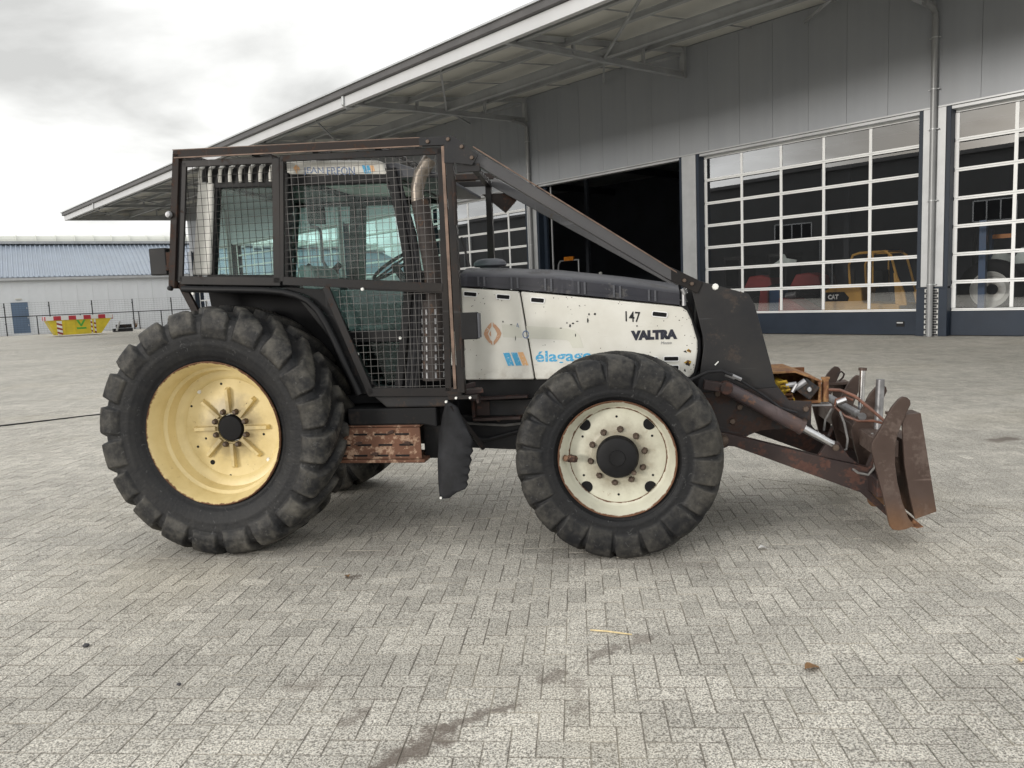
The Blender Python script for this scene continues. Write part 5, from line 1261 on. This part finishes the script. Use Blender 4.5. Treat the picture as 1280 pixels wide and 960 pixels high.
o = m.build('fence_wire', 'fence_black', fe); o['kind'] = 'stuff'
MB().box(-14,-4.35,0,28,-4.1,.16).build('fence_kerb', 'white_wall', fe)
# skip
ang = math.atan2(64.4-59.7, -34.4+35.1)
ux, uy = 0.53, 0.848
sk = tag(empty('yellow_skip', (-35.1, 59.7, 0), R(38)), 'yellow waste skip with red and white striped rim before the fence', 'skip')
L0 = 3.15; 
body = MB(); 
body.add([(0,0,.1),(L0,0,.1),(L0,1.7,.1),(0,1.7,.1),(-.55,0,1.3),(L0+.85,0,1.3),(L0+.85,1.7,1.3),(-.55,1.7,1.3)], [(0,3,2,1),(0,1,5,4),(1,2,6,5),(2,3,7,6),(3,0,4,7)])
so = body.build('skip_body', 'skip_yellow', sk)
MB().bar((.62,-.03,.1),(.62,-.03,1.3),.12,.06,up=(0,1,0)).bar((2.62,-.03,.1),(2.62,-.03,1.3),.12,.06,up=(0,1,0)).bar((1.35,-.03,.1),(1.35,-.03,1.3),.08,.05,up=(0,1,0)).build('skip_stiffener', 'skip_yellow', so)
xs = np.linspace(-.60, L0+.9, 10)
for i in range(9):
    MB().box(xs[i],-.07,1.26,xs[i+1],.02,1.58).build('rim_stripe', ['skip_white','skip_red'][i % 2], sk)
for yy0, k in ((0,0),(.57,1),(1.14,0)):
    MB().box(-.63,yy0+.02,1.26,-.54,yy0+.57,1.56).build('rim_stripe', ['skip_red','skip_white'][k], sk)
    MB().box(L0+.83,yy0+.02,1.2,L0+.95,yy0+.57,1.52).build('rim_stripe', 'skip_red', sk)
for x0 in (.10, 2.45):
    MB().box(x0,-.045,.14,x0+.36,-.035,1.2).build('hazard_panel', 'skip_white', sk)
    for k in range(3): MB().prism([(x0,.25+.34*k),(x0+.36,.12+.34*k),(x0+.36,.26+.34*k),(x0,.40+.34*k)], -.05,-.04).build('hazard_stripe', 'machine_red', sk)
MB().prism([(1.45,1.22),(1.72,.72),(1.82,.72),(2.12,1.22),(1.96,1.22),(1.77,.9),(1.62,1.22)], -.02,-.005).build('skip_mark', 'print_green', sk)
MB().box(1.45,-.02,.5,2.12,-.006,.64).build('skip_mark', 'print_green', sk)
bm_ = tag(empty('beam_stack', (-33.5, 65.3, 0), R(38)), 'dark steel beams stacked on the ground right of the skip', 'beams')
MB().box(0,0,.02,1.5,.5,.30).build('beam', 'fence_black', bm_); MB().box(.3,.1,.32,1.45,.6,.62).build('beam', 'chassis_grey', bm_); MB().tube([(.2,-.1,.1),(.5,-.1,.9)], .08, 8).build('prop', 'silver_steel', bm_)
# dry weed at the fence foot
wd = MB()
for i in range(26):
    a = random.uniform(0,6.28); r_ = random.uniform(.1,.35); wd.tube([(0,0,0),(r_*.5*math.cos(a),r_*.5*math.sin(a),random.uniform(.3,.6)),(r_*math.cos(a),r_*math.sin(a),random.uniform(.5,1.0))], [.012,.009,.004], 4)
q = tag(wd.build('dry_weed', 'leaf_brown', None), 'sparse dry weed growing at the foot of the fence', 'weed'); q.location = (-35.9, 74.2, 0)

# ================================================================== SMALL THINGS ON THE YARD
pts = [(-9.4,11.6,.006),(-8.7,11.95,.006),(-8.23,12.19,.008),(-7.7,12.6,.008),(-7.3,12.95,.006),(-7.04,13.1,.006),(-6.7,13.2,.006),(-6.2,13.6,.006),(-5.5,14.9,.006)]
tag(MB().tube(pts, .014, 6).build('black_cable', 'black_hose', None, True), 'thin black cable lying across the yard left of the rear wheel', 'cable')
tag(MB().tube([(.352,3.81,.004),(.43,3.785,.006),(.50,3.758,.005),(.556,3.738,.004)], [.004,.0045,.004,.003], 6).build('dry_straw', 'straw', None), 'pale dry stalk lying on the paving below the front wheel', 'stalk')
def leaf(x, y, s, rz, mat, lab, name='fallen_leaf'):
    m = MB(); n = 7; vs = []
    for i in range(n):
        t = i/(n-1); w = s*.32*math.sin(math.pi*t)**.8; z = .003+.012*math.sin(math.pi*t*1.3)
        vs += [(s*(t-.5),-w,z+.006),(s*(t-.5),0,z),(s*(t-.5),w,z+.006)]
    m.add(vs, [(3*i+k,3*i+k+1,3*i+k+4,3*i+k+3) for i in range(n-1) for k in range(2)])
    o = tag(m.build(name, mat, None, True), lab, 'leaf'); o.location = (x,y,0.001); o.rotation_euler = (0,0,rz)
    return o
leaf(1.309,3.317,.085,.4,'leaf_brown','curled brown leaf on the paving right of centre')
leaf(2.245,3.30,.05,1.2,'straw','pale yellow leaf on the paving at the right edge of the photo')
leaf(-1.105,4.74,.06,2.0,'leaf_brown','small dark leaf on a damp spot between the wheels')
leaf(1.62,4.93,.07,.1,'skip_white','pale scrap lying in the shade below the lift arm', 'paper_scrap')['category'] = 'scrap'
st_ = None
for (x,y,s_,lab) in ((-2.307,3.882,.018,'small dark pebble on the paving at left below the rear wheel'),(-1.62,3.42,.012,'tiny dark pebble nearest the lower left corner')):
    m = MB(); bm = bmesh.new(); bmesh.ops.create_icosphere(bm, subdivisions=2, radius=1)
    for v in bm.verts: v.co *= 1+random.uniform(-.18,.18)
    me = bpy.data.meshes.new('pebble'); bm.to_mesh(me); bm.free(); me.materials.append(MATS['brick_dark']); me.shade_smooth()
    o = bpy.data.objects.new('pebble', me); COL.objects.link(o); o.location = (x,y,s_*.4); o.scale = (s_,s_*.8,s_*.55); tag(o, lab, 'pebble')
